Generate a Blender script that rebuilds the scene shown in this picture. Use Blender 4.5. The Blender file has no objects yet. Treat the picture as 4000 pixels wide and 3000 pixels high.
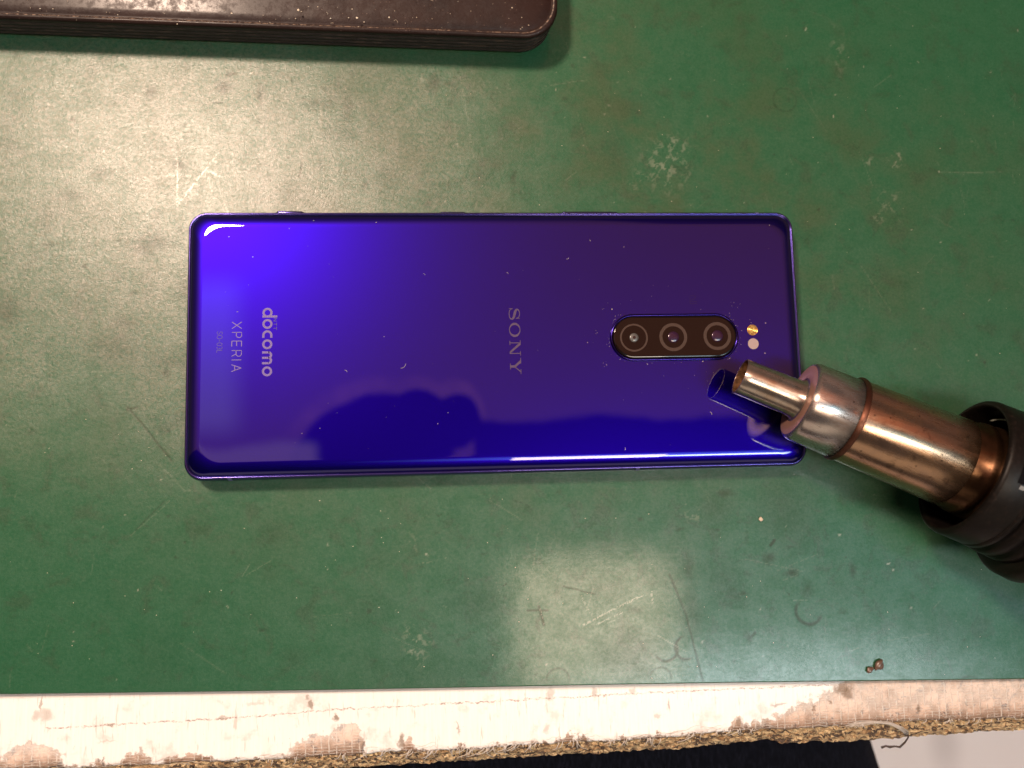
import bpy, bmesh, math, random
from mathutils import Vector, Matrix, Euler
random.seed(7)
MM = 0.001
sc = bpy.context.scene
COL = sc.collection

# ------------------------------------------------------------------ camera
F_PX, IW, IH = 2950.0, 4000.0, 3000.0
CAM = Vector((-12.190, -32.399, 208.543))          # millimetres above the mat
ROT = Euler((0.10229027, -0.07006195, -0.02400126), 'XYZ')
cd = bpy.data.cameras.new('camera')
cd.sensor_width = 36.0
cd.lens = 36.0 * F_PX / IW
cd.clip_start = 0.01
cd.clip_end = 20
cd.dof.use_dof = True
cd.dof.focus_distance = 0.200
cd.dof.aperture_fstop = 13.0
cam = bpy.data.objects.new('camera', cd)
cam.location = CAM * MM
cam.rotation_euler = ROT
COL.objects.link(cam)
sc.camera = cam
RM = ROT.to_matrix()

def at(px, py, z=0.0):
    """point (mm) of the plane at height z measured from a pixel of the photograph"""
    d = RM @ Vector(((px - IW / 2) / F_PX, -(py - IH / 2) / F_PX, -1))
    return CAM + d * ((z - CAM.z) / d.z)

def slope(px, py):
    """direction (x/z, y/z) from which light is mirrored at a spot of the flat back"""
    p = at(px, py, 8.2)
    return ((p.x - CAM.x) / (CAM.z - 8.2), (p.y - CAM.y) / (CAM.z - 8.2))

# ------------------------------------------------------------------ colour management
vs = sc.view_settings
vs.view_transform = 'Standard'
vs.look = 'None'
vs.exposure = 0.0
vs.gamma = 1.0
vs.use_curve_mapping = False
sc.cycles.max_bounces = 8
sc.cycles.sample_clamp_indirect = 4.0
sc.cycles.caustics_reflective = False
sc.cycles.use_denoising = True

# ------------------------------------------------------------------ node helper
class N:
    def __init__(s, tree):
        s.t = tree
        tree.nodes.clear()
    def new(s, typ, **kw):
        n = s.t.nodes.new(typ)
        for k, v in kw.items():
            setattr(n, k, v)
        return n
    def put(s, sock, v):
        if isinstance(v, bpy.types.NodeSocket):
            s.t.links.new(v, sock)
        elif v is not None:
            if isinstance(v, (tuple, list)) and len(v) == 3 and sock.type == 'RGBA':
                v = (*v, 1)
            sock.default_value = v
    def math(s, op, a, b=None, c=None, clamp=False):
        n = s.new('ShaderNodeMath', operation=op, use_clamp=clamp)
        s.put(n.inputs[0], a); s.put(n.inputs[1], b)
        if c is not None: s.put(n.inputs[2], c)
        return n.outputs[0]
    def vec(s, op, a, b=None):
        n = s.new('ShaderNodeVectorMath', operation=op)
        s.put(n.inputs[0], a)
        if op == 'SCALE': s.put(n.inputs[3], b)
        elif b is not None: s.put(n.inputs[1], b)
        return n.outputs['Value'] if op in ('LENGTH', 'DOT_PRODUCT', 'DISTANCE') else n.outputs['Vector']
    def ss(s, v, a, b, o0=0.0, o1=1.0):
        n = s.new('ShaderNodeMapRange', interpolation_type='SMOOTHSTEP')
        s.put(n.inputs[0], v); s.put(n.inputs[1], a); s.put(n.inputs[2], b); s.put(n.inputs[3], o0); s.put(n.inputs[4], o1)
        return n.outputs[0]
    def noise(s, v, scale, detail=3, rough=0.5, dist=0.0, out=0):
        n = s.new('ShaderNodeTexNoise')
        s.put(n.inputs['Vector'], v)
        n.inputs['Scale'].default_value = scale; n.inputs['Detail'].default_value = detail
        n.inputs['Roughness'].default_value = rough; n.inputs['Distortion'].default_value = dist
        return n.outputs[out]
    def voro(s, v, scale, feature='F1', out='Distance', rnd=1.0):
        n = s.new('ShaderNodeTexVoronoi', feature=feature)
        s.put(n.inputs['Vector'], v); n.inputs['Scale'].default_value = scale
        n.inputs['Randomness'].default_value = rnd
        return n.outputs[out]
    def mix(s, f, a, b):
        n = s.new('ShaderNodeMix', data_type='RGBA')
        s.put(n.inputs[0], f); s.put(n.inputs[6], a); s.put(n.inputs[7], b)
        return n.outputs[2]
    def mul(s, a, b): return s.math('MULTIPLY', a, b)
    def add(s, a, b): return s.math('ADD', a, b)
    def mx(s, a, b): return s.math('MAXIMUM', a, b)
    def scale3(s, v, sx, sy, sz):
        return s.vec('MULTIPLY', v, (sx, sy, sz))
    def xyz(s, v):
        n = s.new('ShaderNodeSeparateXYZ'); s.put(n.inputs[0], v); return n.outputs
    def comb(s, x, y, z=0.0):
        n = s.new('ShaderNodeCombineXYZ'); s.put(n.inputs[0], x); s.put(n.inputs[1], y); s.put(n.inputs[2], z); return n.outputs[0]
    def bump(s, h, strength, dist):
        n = s.new('ShaderNodeBump'); s.put(n.inputs['Height'], h)
        s.put(n.inputs['Strength'], strength); n.inputs['Distance'].default_value = dist
        return n.outputs[0]
    def seg(s, P, a, b, w):
        ax, ay = a; bx, by = b
        ba = (bx - ax, by - ay, 0)
        L = ba[0] ** 2 + ba[1] ** 2
        pa = s.vec('SUBTRACT', P, (ax, ay, 0))
        h = s.math('MULTIPLY', s.vec('DOT_PRODUCT', pa, ba), 1.0 / L, clamp=True)
        d = s.vec('LENGTH', s.vec('SUBTRACT', pa, s.vec('SCALE', ba, h)))
        return s.ss(d, w * 0.5, w * 1.2, 1, 0)
    def blob(s, P, c, rx, ry=None, soft=0.6):
        ry = ry or rx
        q = s.vec('MULTIPLY', s.vec('SUBTRACT', P, (c[0], c[1], 0)), (1 / rx, 1 / ry, 0))
        return s.ss(s.vec('LENGTH', q), 1 - soft, 1 + soft, 1, 0)
    def ring(s, P, c, r, w, a0=None):
        q = s.vec('SUBTRACT', P, (c[0], c[1], 0))
        d = s.math('ABSOLUTE', s.math('SUBTRACT', s.vec('LENGTH', q), r))
        m = s.ss(d, w * 0.4, w * 1.2, 1, 0)
        if a0 is not None:
            side = s.vec('DOT_PRODUCT', q, (math.cos(a0) / r, math.sin(a0) / r, 0))
            m = s.mul(m, s.ss(side, -0.3, 0.3, 0, 1))
        return m

def material(name):
    m = bpy.data.materials.new(name)
    m.use_nodes = True
    n = N(m.node_tree)
    b = n.new('ShaderNodeBsdfPrincipled')
    o = n.new('ShaderNodeOutputMaterial')
    n.t.links.new(b.outputs[0], o.inputs[0])
    return m, n, b

def setp(n, b, **kw):
    names = dict(color='Base Color', metal='Metallic', rough='Roughness', coat='Coat Weight', coat_rough='Coat Roughness',
                 normal='Normal', coat_normal='Coat Normal', spec='Specular IOR Level', ior='IOR', coat_ior='Coat IOR',
                 aniso='Anisotropic', sheen='Sheen Weight', alpha='Alpha', coat_tint='Coat Tint', trans='Transmission Weight', spec_tint='Specular Tint')
    for k, v in kw.items():
        n.put(b.inputs[names[k]], v)

def mm_coords(n):
    tc = n.new('ShaderNodeTexCoord')
    return n.vec('SCALE', tc.outputs['Object'], 1000.0)

# ------------------------------------------------------------------ world: the room's light as soft patches of direction
world = bpy.data.worlds.new('World')
sc.world = world
world.use_nodes = True
n = N(world.node_tree)
tc = n.new('ShaderNodeTexCoord')
x, y, z = n.xyz(tc.outputs['Generated'])[0:3]
zc = n.mx(z, 0.02)
uv = n.comb(n.math('DIVIDE', x, zc), n.math('DIVIDE', y, zc))
wob = n.noise(uv, 9.0, 3, 0.5, out=1)
uvw = n.vec('ADD', uv, n.vec('SCALE', n.vec('SUBTRACT', wob, (0.5, 0.5, 0.5)), 0.035))

def softbox(P, x0, y0, x1, y1, e):
    s0 = slope(x0, y1); s1 = slope(x1, y0)
    px_, py_ = n.xyz(P)[0:2]
    e2 = e / 2950.0
    a = n.mul(n.ss(px_, s0[0] - e2, s0[0] + e2), n.ss(px_, s1[0] - e2, s1[0] + e2, 1, 0))
    b_ = n.mul(n.ss(py_, s0[1] - e2, s0[1] + e2), n.ss(py_, s1[1] - e2, s1[1] + e2, 1, 0))
    return n.mul(a, b_)
def softblob(P, cx, cy, rx, ry, soft):
    c = slope(cx, cy)
    return n.blob(P, c, rx / 2950.0, ry / 2950.0, soft)

rad = n.vec('LENGTH', uv)
col = n.mix(n.ss(rad, 0.45, 1.4), (0.80, 0.30, 0.19), (0.20, 0.11, 0.09))
col = n.mix(n.ss(z, 0.0, 0.15), (0.05, 0.033, 0.028), col)
# the person leaning over the bench hides the ceiling on the near side; the hands holding the camera stand out
v_ = n.xyz(uvw)[1]
u_ = n.xyz(uvw)[0]
HANDS = ((1480, 1760, 285, 215), (1330, 1830, 190, 170), (1640, 1640, 120, 110), (1780, 1640, 100, 105))
rim = None; hand = None
for cx_, cy_, rx_, ry_ in HANDS:
    r1 = softblob(uvw, cx_ - 8, cy_ - 14, rx_ * 1.10 + 14, ry_ * 1.10 + 22, 0.10)
    r0 = softblob(uvw, cx_, cy_, rx_, ry_, 0.06)
    rim = r1 if rim is None else n.mx(rim, r1)
    hand = r0 if hand is None else n.mx(hand, r0)
yb = slope(2000, 1635)[1]
dark = n.ss(v_, yb - 0.006, yb + 0.006, 1, 0)
dark = n.mul(dark, n.ss(u_, slope(1830, 1600)[0], slope(1850, 1600)[0], 0, 1))
dark = n.mul(dark, n.ss(n.add(u_, n.mul(v_, 0.5)), slope(3000, 1600)[0] + .0, slope(3300, 1600)[0], 1, 0.35))
dark = n.mx(dark, hand)
far_dark = n.ss(v_, slope(800, 1930)[1], slope(800, 1850)[1], 0, 1)
dark = n.mx(dark, n.math('SUBTRACT', 1.0, far_dark))
dark = n.mx(dark, n.mul(softbox(uvw, 2600, -2000, 6000, 350, 150), 0.75))
rimn = n.mul(rim, n.ss(n.noise(uv, 14.0, 4, 0.7), 0.35, 0.62, 0.35, 1.0))
col = n.mix(n.mul(rimn, n.ss(v_, slope(1, 1760)[1], slope(1, 1680)[1])), col, (1.35, 0.48, 0.42))
col = n.mix(dark, col, (0.018, 0.020, 0.030))
# the lit room in front of the bench, below the person's arms
front = n.mul(n.ss(v_, -1.2, -1.8, 0, 1), n.ss(z, 0.05, 0.25))
col = n.mix(front, col, (0.75, 0.60, 0.47))
# pale patches seen in the glossy back
col = n.mix(n.mul(softbox(uv, 600, 1100, 930, 1690, 70), 0.7), col, (1.7, 1.2, 2.1))
col = n.mix(n.mul(softbox(uvw, 500, 1730, 1230, 1880, 30), 0.8), col, (1.7, 1.0, 1.2))
col = n.mix(n.mul(softblob(uvw, 3050, 2480, 1250, 430, 0.45), 0.9), col, (0.8, 1.9, 2.5))
# cool light from a window or tube beyond the right front
col = n.mix(n.mul(softblob(uvw, 3080, 2720, 640, 170, 0.8), 0.95), col, (30.0, 36.0, 38.0))
# what stands round the bench at eye level is dim
bg = n.new('ShaderNodeBackground')
n.put(bg.inputs[0], col)
bg.inputs[1].default_value = 1.0
wo = n.new('ShaderNodeOutputWorld')
n.t.links.new(bg.outputs[0], wo.inputs[0])

# ------------------------------------------------------------------ lamps
def area(name, loc, size, power, color, target, shape='RECTANGLE', size_y=None):
    l = bpy.data.lights.new(name, 'AREA')
    l.shape = shape; l.size = size * MM
    if size_y: l.size_y = size_y * MM
    l.energy = power; l.color = color
    o = bpy.data.objects.new(name, l)
    o.location = Vector(loc) * MM
    if target is not None: o.rotation_euler = (Vector(target) - Vector(loc)).to_track_quat('-Z', 'Y').to_euler()
    COL.objects.link(o)
    return o

def lamp_at(px, py, h):
    p = at(px, py, 0)
    return (p.x + (p.x - CAM.x) / CAM.z * h, p.y + (p.y - CAM.y) / CAM.z * h, h)

area('work_lamp', lamp_at(740, 660, 600), 105, 8.8, (1.0, 0.75, 0.58), (-20, 0, 0), 'DISK')
area('bench_lamp', lamp_at(2330, 2440, 620), 172, 1.9, (1.0, 0.76, 0.53), None, 'RECTANGLE', 140)

# ------------------------------------------------------------------ object helpers
def tag(o, label, cat, group=None, kind=None):
    o['label'] = label
    if cat: o['category'] = cat
    if group: o['group'] = group
    if kind: o['kind'] = kind
    return o

def thing(name, label, cat, loc=(0, 0, 0), group=None):
    o = bpy.data.objects.new(name, None)
    o.empty_display_size = 0.01
    o.location = Vector(loc) * MM
    COL.objects.link(o)
    return tag(o, label, cat, group)

def build(name, verts, faces, mat, parent=None, smooth=True, xf=None, mats=None, fm=None):
    """one mesh object from millimetre vertices given in world space"""
    me = bpy.data.meshes.new(name)
    vv = [Vector(v) for v in verts]
    if xf is not None: vv = [xf @ v for v in vv]
    off = Vector((0, 0, 0))
    p = parent
    while p is not None:
        off += p.location; p = p.parent
    me.from_pydata([v * MM - off for v in vv], [], faces)
    me.materials.append(mat)
    for m_ in (mats or []): me.materials.append(m_)
    if fm:
        for i, k in enumerate(fm): me.polygons[i].material_index = k
    if smooth:
        me.polygons.foreach_set('use_smooth', [True] * len(me.polygons))
    me.update()
    bm = bmesh.new(); bm.from_mesh(me)
    bmesh.ops.recalc_face_normals(bm, faces=bm.faces)
    bm.to_mesh(me); bm.free()
    o = bpy.data.objects.new(name, me)
    COL.objects.link(o)
    if parent: o.parent = parent
    return o

def rr(hx, hy, r, z, cx=0, cy=0, seg=12):
    """rounded rectangle loop"""
    r = max(r, 0.01)
    pts = []
    for qx, qy, a0 in ((1, 1, 0), (-1, 1, 90), (-1, -1, 180), (1, -1, 270)):
        for i in range(seg + 1):
            a = math.radians(a0 + 90 * i / seg)
            pts.append((cx + qx * (hx - r) + r * math.cos(a), cy + qy * (hy - r) + r * math.sin(a), z))
    return pts

def skin(loops, cap0=True, cap1=True):
    verts = [v for l in loops for v in l]
    k = len(loops[0]); faces = []
    for j in range(len(loops) - 1):
        for i in range(k):
            i2 = (i + 1) % k
            faces.append((j * k + i, j * k + i2, (j + 1) * k + i2, (j + 1) * k + i))
    if cap0: faces.append(tuple(range(k)))
    if cap1: faces.append(tuple(range((len(loops) - 1) * k, len(loops) * k)))
    return verts, faces

def densify(pts, step):
    """insert points along long straight stretches of a loop"""
    out = []
    m_ = len(pts)
    for i in range(m_):
        a = Vector(pts[i]); b = Vector(pts[(i + 1) % m_])
        out.append(tuple(a))
        k = int((b - a).length // step)
        for j in range(1, k):
            out.append(tuple(a.lerp(b, j / k)))
    return out

def disc(cx, cy, z, r, k=48, h=0.0):
    vs_ = [(cx + r * math.cos(2 * math.pi * i / k), cy + r * math.sin(2 * math.pi * i / k), z) for i in range(k)]
    if h <= 0: return vs_, [tuple(range(k))]
    lo = [(x_, y_, z - h) for x_, y_, _ in vs_]
    return skin([lo, vs_])

def annulus(cx, cy, z, r0, r1, k=64):
    vs_, fs = [], []
    for r in (r0, r1):
        vs_ += [(cx + r * math.cos(2 * math.pi * i / k), cy + r * math.sin(2 * math.pi * i / k), z) for i in range(k)]
    for i in range(k):
        j = (i + 1) % k
        fs.append((i, j, k + j, k + i))
    return vs_, fs

def lathe(profile, k=96, cap0=False, cap1=False):
    """profile of (s, r) spun about the x axis"""
    loops = [[(s, r * math.cos(2 * math.pi * i / k), r * math.sin(2 * math.pi * i / k)) for i in range(k)] for s, r in profile]
    return skin(loops, cap0, cap1)

def join(parts):
    V, Fc = [], []
    for v, f in parts:
        o = len(V); V += list(v); Fc += [tuple(i + o for i in q) for q in f]
    return V, Fc

def tube(path, rad, k=6):
    """tube along a path; rad is a number or a list"""
    P = [Vector(p) for p in path]
    loops = []
    prev = None
    for i, p in enumerate(P):
        d = (P[min(i + 1, len(P) - 1)] - P[max(i - 1, 0)]).normalized()
        ref = Vector((0, 0, 1)) if abs(d.z) < 0.9 else Vector((1, 0, 0))
        u = d.cross(ref).normalized(); w = d.cross(u)
        r = rad[i] if isinstance(rad, (list, tuple)) else rad
        loops.append([tuple(p + u * (r * math.cos(2 * math.pi * j / k)) + w * (r * math.sin(2 * math.pi * j / k))) for j in range(k)])
    return skin(loops)

# ================================================================== SETTING
# ---- floor far below the bench
m, n, b = material('floor_vinyl')
P = mm_coords(n)
f1 = n.noise(n.scale3(P, 1, 0.25, 1), 0.02, 3)
c = n.mix(f1, (0.88, 0.73, 0.66), (0.93, 0.81, 0.75))
st = n.blob(P, (at(3690, 2900, -330).x, at(3690, 2900, -330).y), 10, 18, 0.9)
c = n.mix(n.mul(st, 0.3), c, (0.3, 0.2, 0.17))
setp(n, b, color=c, rough=0.55)
v = [(-2500, -2500, -330), (2500, -2500, -330), (2500, 2500, -330), (-2500, 2500, -330)]
o = build('floor', v, [(0, 1, 2, 3)], m, smooth=False)
o['kind'] = 'structure'; o['label'] = 'pale pinkish floor far below the bench edge'

# ================================================================== WORKBENCH
EDGE_Y = -108.2           # front edge of the worn top, where it is straight
def table_fn(pts, z):
    P_ = sorted((at(x, y, z).x, at(x, y, z).y) for x, y in pts)
    def fn(x):
        if x <= P_[0][0]: return P_[0][1]
        for (x0, y0), (x1, y1) in zip(P_, P_[1:]):
            if x <= x1:
                t = (x - x0) / (x1 - x0); return y0 + (y1 - y0) * t
        return P_[-1][1]
    return fn
edge_fn = table_fn([(-600, 3035), (0, 3008), (700, 2985), (1300, 2955), (2000, 2917), (2450, 2892), (2900, 2858), (3540, 2820), (4000, 2804), (4600, 2785)], -2.0)
chip_fn = table_fn([(-600, 3075), (0, 3050), (700, 3028), (1300, 2997), (1800, 2968), (2000, 2955), (2700, 2915), (3020, 2882), (3045, 2900), (3400, 2886), (3540, 2874), (4000, 2845), (4600, 2825)], -7.0)
bench = thing('workbench', 'cream topped workbench with a worn, fraying chipboard front edge', 'workbench', (0, -100, -12))
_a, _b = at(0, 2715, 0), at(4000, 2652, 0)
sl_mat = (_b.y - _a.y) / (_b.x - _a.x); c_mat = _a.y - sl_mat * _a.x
m, n, b = material('worn_laminate')
P = mm_coords(n)
P = n.vec('ADD', P, (0, -100, 0))
px_, py_, pz_ = n.xyz(P)[0:3]
P = n.comb(px_, py_, 0.0)
warp = n.vec('SCALE', n.vec('SUBTRACT', n.noise(P, 0.5, 4, 0.6, out=1), (0.5, 0.5, 0.5)), 3.0)
Pw = n.vec('ADD', P, warp)
edge = n.math('SUBTRACT', py_, n.add(n.mul(px_, (edge_fn(145) - edge_fn(-40)) / 185.0), edge_fn(-40) + 40 * (edge_fn(145) - edge_fn(-40)) / 185.0))              # distance from the front edge
# worn areas: scallops along the edge plus a broad area at the right
wear_h = n.mul(n.ss(n.noise(n.scale3(P, 1, 0.0, 0.0), 0.09, 3, 0.6), 0.48, 0.74), 4.5)
right = n.ss(px_, 52, 112, 0, 13.0)
wear_h = n.add(wear_h, right)
rag = n.mul(n.math('SUBTRACT', n.noise(P, 0.45, 5, 0.7), 0.5), 11.0)
worn = n.ss(n.math('SUBTRACT', n.add(wear_h, rag), edge), n.ss(px_, 60, 120, -0.5, -4.0), n.ss(px_, 60, 120, 0.8, 4.0))
worn = n.mul(worn, n.ss(edge, 17.5, 14.5))
for cx_, cy_, rx_, ry_ in ((-123, -108.5, 8, 6.5), (-97, -109, 4, 3.6), (-83, -110, 8, 3.4), (-50, -109, 8, 5.5), (-43, -106, 4.5, 5)):
    worn = n.mx(worn, n.blob(n.vec('ADD', Pw, warp), (cx_, cy_), rx_, ry_, 0.12))
# weave of the glass cloth showing where it is worn
wv = n.new('ShaderNodeTexWave', wave_type='BANDS', bands_direction='X')
n.put(wv.inputs['Vector'], n.vec('ADD', P, n.vec('SCALE', warp, 0.06))); wv.inputs['Scale'].default_value = 0.155; wv.inputs['Distortion'].default_value = 1.2
wh = n.new('ShaderNodeTexWave', wave_type='BANDS', bands_direction='Y')
n.put(wh.inputs['Vector'], n.vec('ADD', P, n.vec('SCALE', warp, 0.06))); wh.inputs['Scale'].default_value = 0.42; wh.inputs['Distortion'].default_value = 1.0
br = n.noise(P, 0.6, 4, 0.7)
near = n.ss(n.add(edge, n.mul(rag, 0.3)), 4.5, 0.5)
threads = n.mx(n.mul(n.ss(wv.outputs[1], 0.86, 0.98), n.ss(br, 0.42, 0.55)), n.mul(n.ss(wh.outputs[1], 0.66, 0.95), n.ss(n.noise(P, 0.35, 4, 0.7), 0.40, 0.66)))
wn = n.noise(P, 0.22, 5, 0.65)
wcol = n.mix(n.ss(wn, 0.38, 0.62), (0.56, 0.38, 0.28), (0.26, 0.16, 0.10))
wcol = n.mix(n.mul(near, 0.8), wcol, (0.13, 0.075, 0.045))
wcol = n.mix(n.ss(n.noise(P, 0.30, 4, 0.7, 0.4), 0.56, 0.66), wcol, (0.06, 0.04, 0.035))
wcol = n.mix(n.mul(n.ss(n.voro(P, 0.9), 0.16, 0.05), 0.6), wcol, (0.5, 0.48, 0.48))
wcol = n.mix(n.mul(threads, 0.75), wcol, (0.52, 0.46, 0.41))
# sound laminate
lam = n.mix(n.noise(n.scale3(P, 1, 0.05, 0.05), 1.4, 3, 0.6), (0.60, 0.56, 0.52), (0.72, 0.71, 0.70))
lam = n.mix(n.ss(n.math('SUBTRACT', py_, n.add(n.mul(px_, sl_mat), c_mat)), -1.9, -0.9, 0, 0.6), lam, (0.26, 0.22, 0.20))  # darker strip along the mat's front edge paints in the mat's shadow
lam = n.mix(n.mul(n.ss(n.noise(n.scale3(P, 1, 0.12, 1), 0.9, 3, 0.7), 0.58, 0.70), 0.5), lam, (0.36, 0.25, 0.20))
lam = n.mix(n.mul(n.ss(n.noise(P, 0.12, 4, 0.65), 0.54, 0.68), 0.35), lam, (0.37, 0.27, 0.23))
lam = n.mix(n.mul(n.ss(n.noise(P, 1.5, 3, 0.7), 0.66, 0.74), 0.5), lam, (0.20, 0.13, 0.10))
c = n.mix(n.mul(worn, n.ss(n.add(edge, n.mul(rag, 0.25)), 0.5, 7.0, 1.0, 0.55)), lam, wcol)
rim_ = n.mul(n.mul(n.ss(worn, 0.05, 0.4), n.ss(worn, 0.9, 0.5)), 0.35)
c = n.mix(rim_, c, (0.19, 0.13, 0.09))
# line scored along the top, broken in places
Ps = n.vec('ADD', P, n.vec('SCALE', warp, 0.6))
line_pts = [(180, 2845), (600, 2822), (900, 2806), (1300, 2773), (1800, 2746), (2200, 2725), (2700, 2699), (3300, 2672)]
ln = None
for a_, b_ in zip(line_pts, line_pts[1:]):
    pa, pb = at(*a_, -2), at(*b_, -2)
    s_ = n.seg(Ps, (pa.x, pa.y), (pb.x, pb.y), 0.26)
    ln = s_ if ln is None else n.mx(ln, s_)
ln = n.mul(ln, n.ss(n.noise(P, 0.8, 5, 0.85), 0.40, 0.60))
c = n.mix(n.mul(ln, 0.85), c, (0.20, 0.13, 0.10))
for sx_, sy_, r1_, r2_, k_ in ((1215, 2752, .7, 1.4, .9), (1200, 2728, .5, .5, .7), (1312, 2803, .7, .9, 1), (1568, 2893, .8, 1.5, 1), (160, 2745, .3, 2.2, .7), (180, 2795, 1.6, 1.6, .5),
                          (140, 2790, .9, 1.3, .5), (3295, 2690, 2.4, 1.6, .9), (3310, 2710, 1.4, 1.6, .8), (2885, 2815, .9, .8, .8), (3240, 2745, .6, .6, .8), (3180, 2765, .5, .6, .8), (3040, 2750, 2.0, .4, .6),
                          (2275, 2885, .3, .9, .9), (1790, 2840, .3, 1.4, .7), (2135, 2845, .8, 1.3, .5), (2150, 2710, .9, 1.6, .5), (2320, 2705, .8, 1.3, .6), (2470, 2700, .7, 1.0, .5), (2610, 2760, .4, .9, .6), (430, 2830, 1.0, .3, .6),
                          (870, 2805, 1.4, .4, .6), (1000, 2745, 2.2, .6, .3), (548, 2930, .5, .6, .7), (3590, 2770, .6, 1.0, 1), (2565, 2795, 1.1, .5, .5), (420, 2895, 2.6, .25, .3)):
    q_ = at(sx_, sy_, -2)
    c = n.mix(n.mul(n.blob(n.vec('ADD', P, n.vec('SCALE', warp, 1.1)), (q_.x, q_.y), r1_, r2_, 0.5), k_ * 0.85), c, (0.17, 0.115, 0.075))
bh = n.add(n.mul(threads, n.mul(worn, 0.6)), n.add(n.mul(n.noise(P, 1.2, 4, 0.6), n.add(n.mul(worn, 0.8), 0.08)), n.mul(n.math('SUBTRACT', 1.0, worn), 0.7)))
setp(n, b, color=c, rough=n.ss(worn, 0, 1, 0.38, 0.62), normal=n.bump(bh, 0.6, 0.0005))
m_lam = m

m, n, b = material('chipboard')
P = mm_coords(n)
st = n.scale3(P, 0.45, 1.0, 1.0)
vc = n.new('ShaderNodeTexVoronoi'); n.put(vc.inputs['Vector'], n.vec('ADD', st, n.vec('SCALE', n.noise(P, 0.8, 3, out=1), 1.6))); vc.inputs['Scale'].default_value = 1.5
vr = n.new('ShaderNodeSeparateColor'); n.put(vr.inputs[0], vc.outputs['Color'])
c = n.mix(vr.outputs[0], (0.24, 0.14, 0.065), (0.62, 0.46, 0.26))
c = n.mix(n.ss(vr.outputs[1], 0.72, 0.80), c, (0.07, 0.045, 0.03))
c = n.mix(n.ss(n.noise(P, 0.35, 4, 0.7), 0.56, 0.66), c, (0.10, 0.065, 0.045))
setp(n, b, color=c, rough=0.85, normal=n.bump(n.add(vc.outputs['Distance'], n.noise(P, 2.5, 3)), 0.9, 0.0008))
m_chip = m

# the top sheet: rounded front lip, slightly wavering line
xs = [-420 + i * 1.25 for i in range(int(900 / 1.25) + 1)]
def wob1(x, k=1.0, s=0.0):
    return k * (0.30 * math.sin(x * 0.13 + s) + 0.20 * math.sin(x * 0.37 + 1 + s) + 0.12 * math.sin(x * 0.91 + 2 * s))
verts, faces = [], []
rnd = random.Random(3)
rows = 6
for x in xs:
    e = edge_fn(x) + wob1(x, 0.7) + rnd.uniform(-0.15, 0.15)
    for (yy, zz) in ((420, -2.0), (-60, -2.0), (e + 1.6, -2.0), (e + 0.5, -2.12), (e, -2.5), (e + 0.15, -3.2)):
        verts.append((x, yy, zz))
for i in range(len(xs) - 1):
    for j in range(rows - 1):
        a = i * rows + j
        faces.append((a, a + 1, a + rows + 1, a + rows))
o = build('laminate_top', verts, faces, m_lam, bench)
o['label'] = 'cream laminate sheet worn through to brown cloth along its edge'
# the chipboard core: crumbly front face
verts, faces = [], []
rnd = random.Random(5)
xs2 = [-420 + i * 0.8 for i in range(int(900 / 0.8) + 1)]
nz = 9
for x in xs2:
    e = edge_fn(x) + 0.5
    fe = chip_fn(x) + 0.10 * math.sin(x * 0.9) + 0.08 * math.sin(x * 0.37 + 1)
    for j in range(nz):
        t = j / (nz - 1)
        yy = e + (fe - e) * min(1, t * 1.15) + (rnd.uniform(-0.20, 0.20) if 0 < j < nz - 1 else 0)
        zz = -2.7 - 4.3 * t ** 1.5 + (rnd.uniform(-0.55, 0.55) if 0 < j < nz - 1 else 0)
        verts.append((x + rnd.uniform(-0.25, 0.25), yy, zz))
    verts[-1] = (x, fe, -7.0)
    thick = 12.0
    e = fe + 1.0
    verts.append((x, e + 6, -3.0 - thick - 0.2))
    verts.append((x, 420, -3.0 - thick - 0.2))
    verts.append((x, 420, -2.6))
    verts.append((x, edge_fn(x) + 1.5, -2.6))
k = nz + 4
for i in range(len(xs2) - 1):
    for j in range(k - 1):
        a = i * k + j
        faces.append((a, a + 1, a + k + 1, a + k))
    faces.append((i * k + k - 1, i * k, (i + 1) * k, (i + 1) * k + k - 1))
o = build('chipboard_core', verts, faces, m_chip, bench, smooth=False)

# frayed glass threads at the edge
m, n, b = material('glass_thread')
setp(n, b, color=(0.46, 0.42, 0.38), rough=0.45)
m_thread = m
rnd = random.Random(11)
parts = []
def fray(px, py, n_=1, length=3.0, lean=0.0):
    for _ in range(n_):
        p = at(px + rnd.uniform(-14, 14), py, -2)
        y0 = edge_fn(p.x) + wob1(p.x, 0.7) + rnd.uniform(0.2, 1.0)
        L = length * rnd.uniform(0.5, 1.2)
        ln_ = lean + rnd.uniform(-0.5, 0.5)
        cv = rnd.uniform(-0.6, 0.6)
        path = []
        for i in range(8):
            t = i / 7
            path.append((p.x + L * (ln_ * t + cv * t * t), y0 - L * (t - 0.3 * t * t), -1.75 + 0.30 * math.sin(t * 2.6) - 0.85 * max(0, L * (t - 0.3 * t * t) - 0.5)))
        parts.append(tube(path, [0.12 * (1 - 0.5 * i / 7) for i in range(8)], 5))
for px in (1340, 1420, 1500, 1610, 1680, 1700, 1790, 1820, 1850, 1900, 1915, 1960, 1980, 2020, 2030, 2070, 2090, 2190, 2250, 2390, 2450, 2530, 2550, 2700, 2740, 2890):
    fray(px, 2950 - (px - 1300) * 0.045, rnd.choice((2, 2, 3, 4)), 3.6, -0.35)
for _ in range(70):
    fray(rnd.uniform(900, 4000), 2900, 1, rnd.choice((1.2, 1.8, 2.6)), -0.2)
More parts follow.
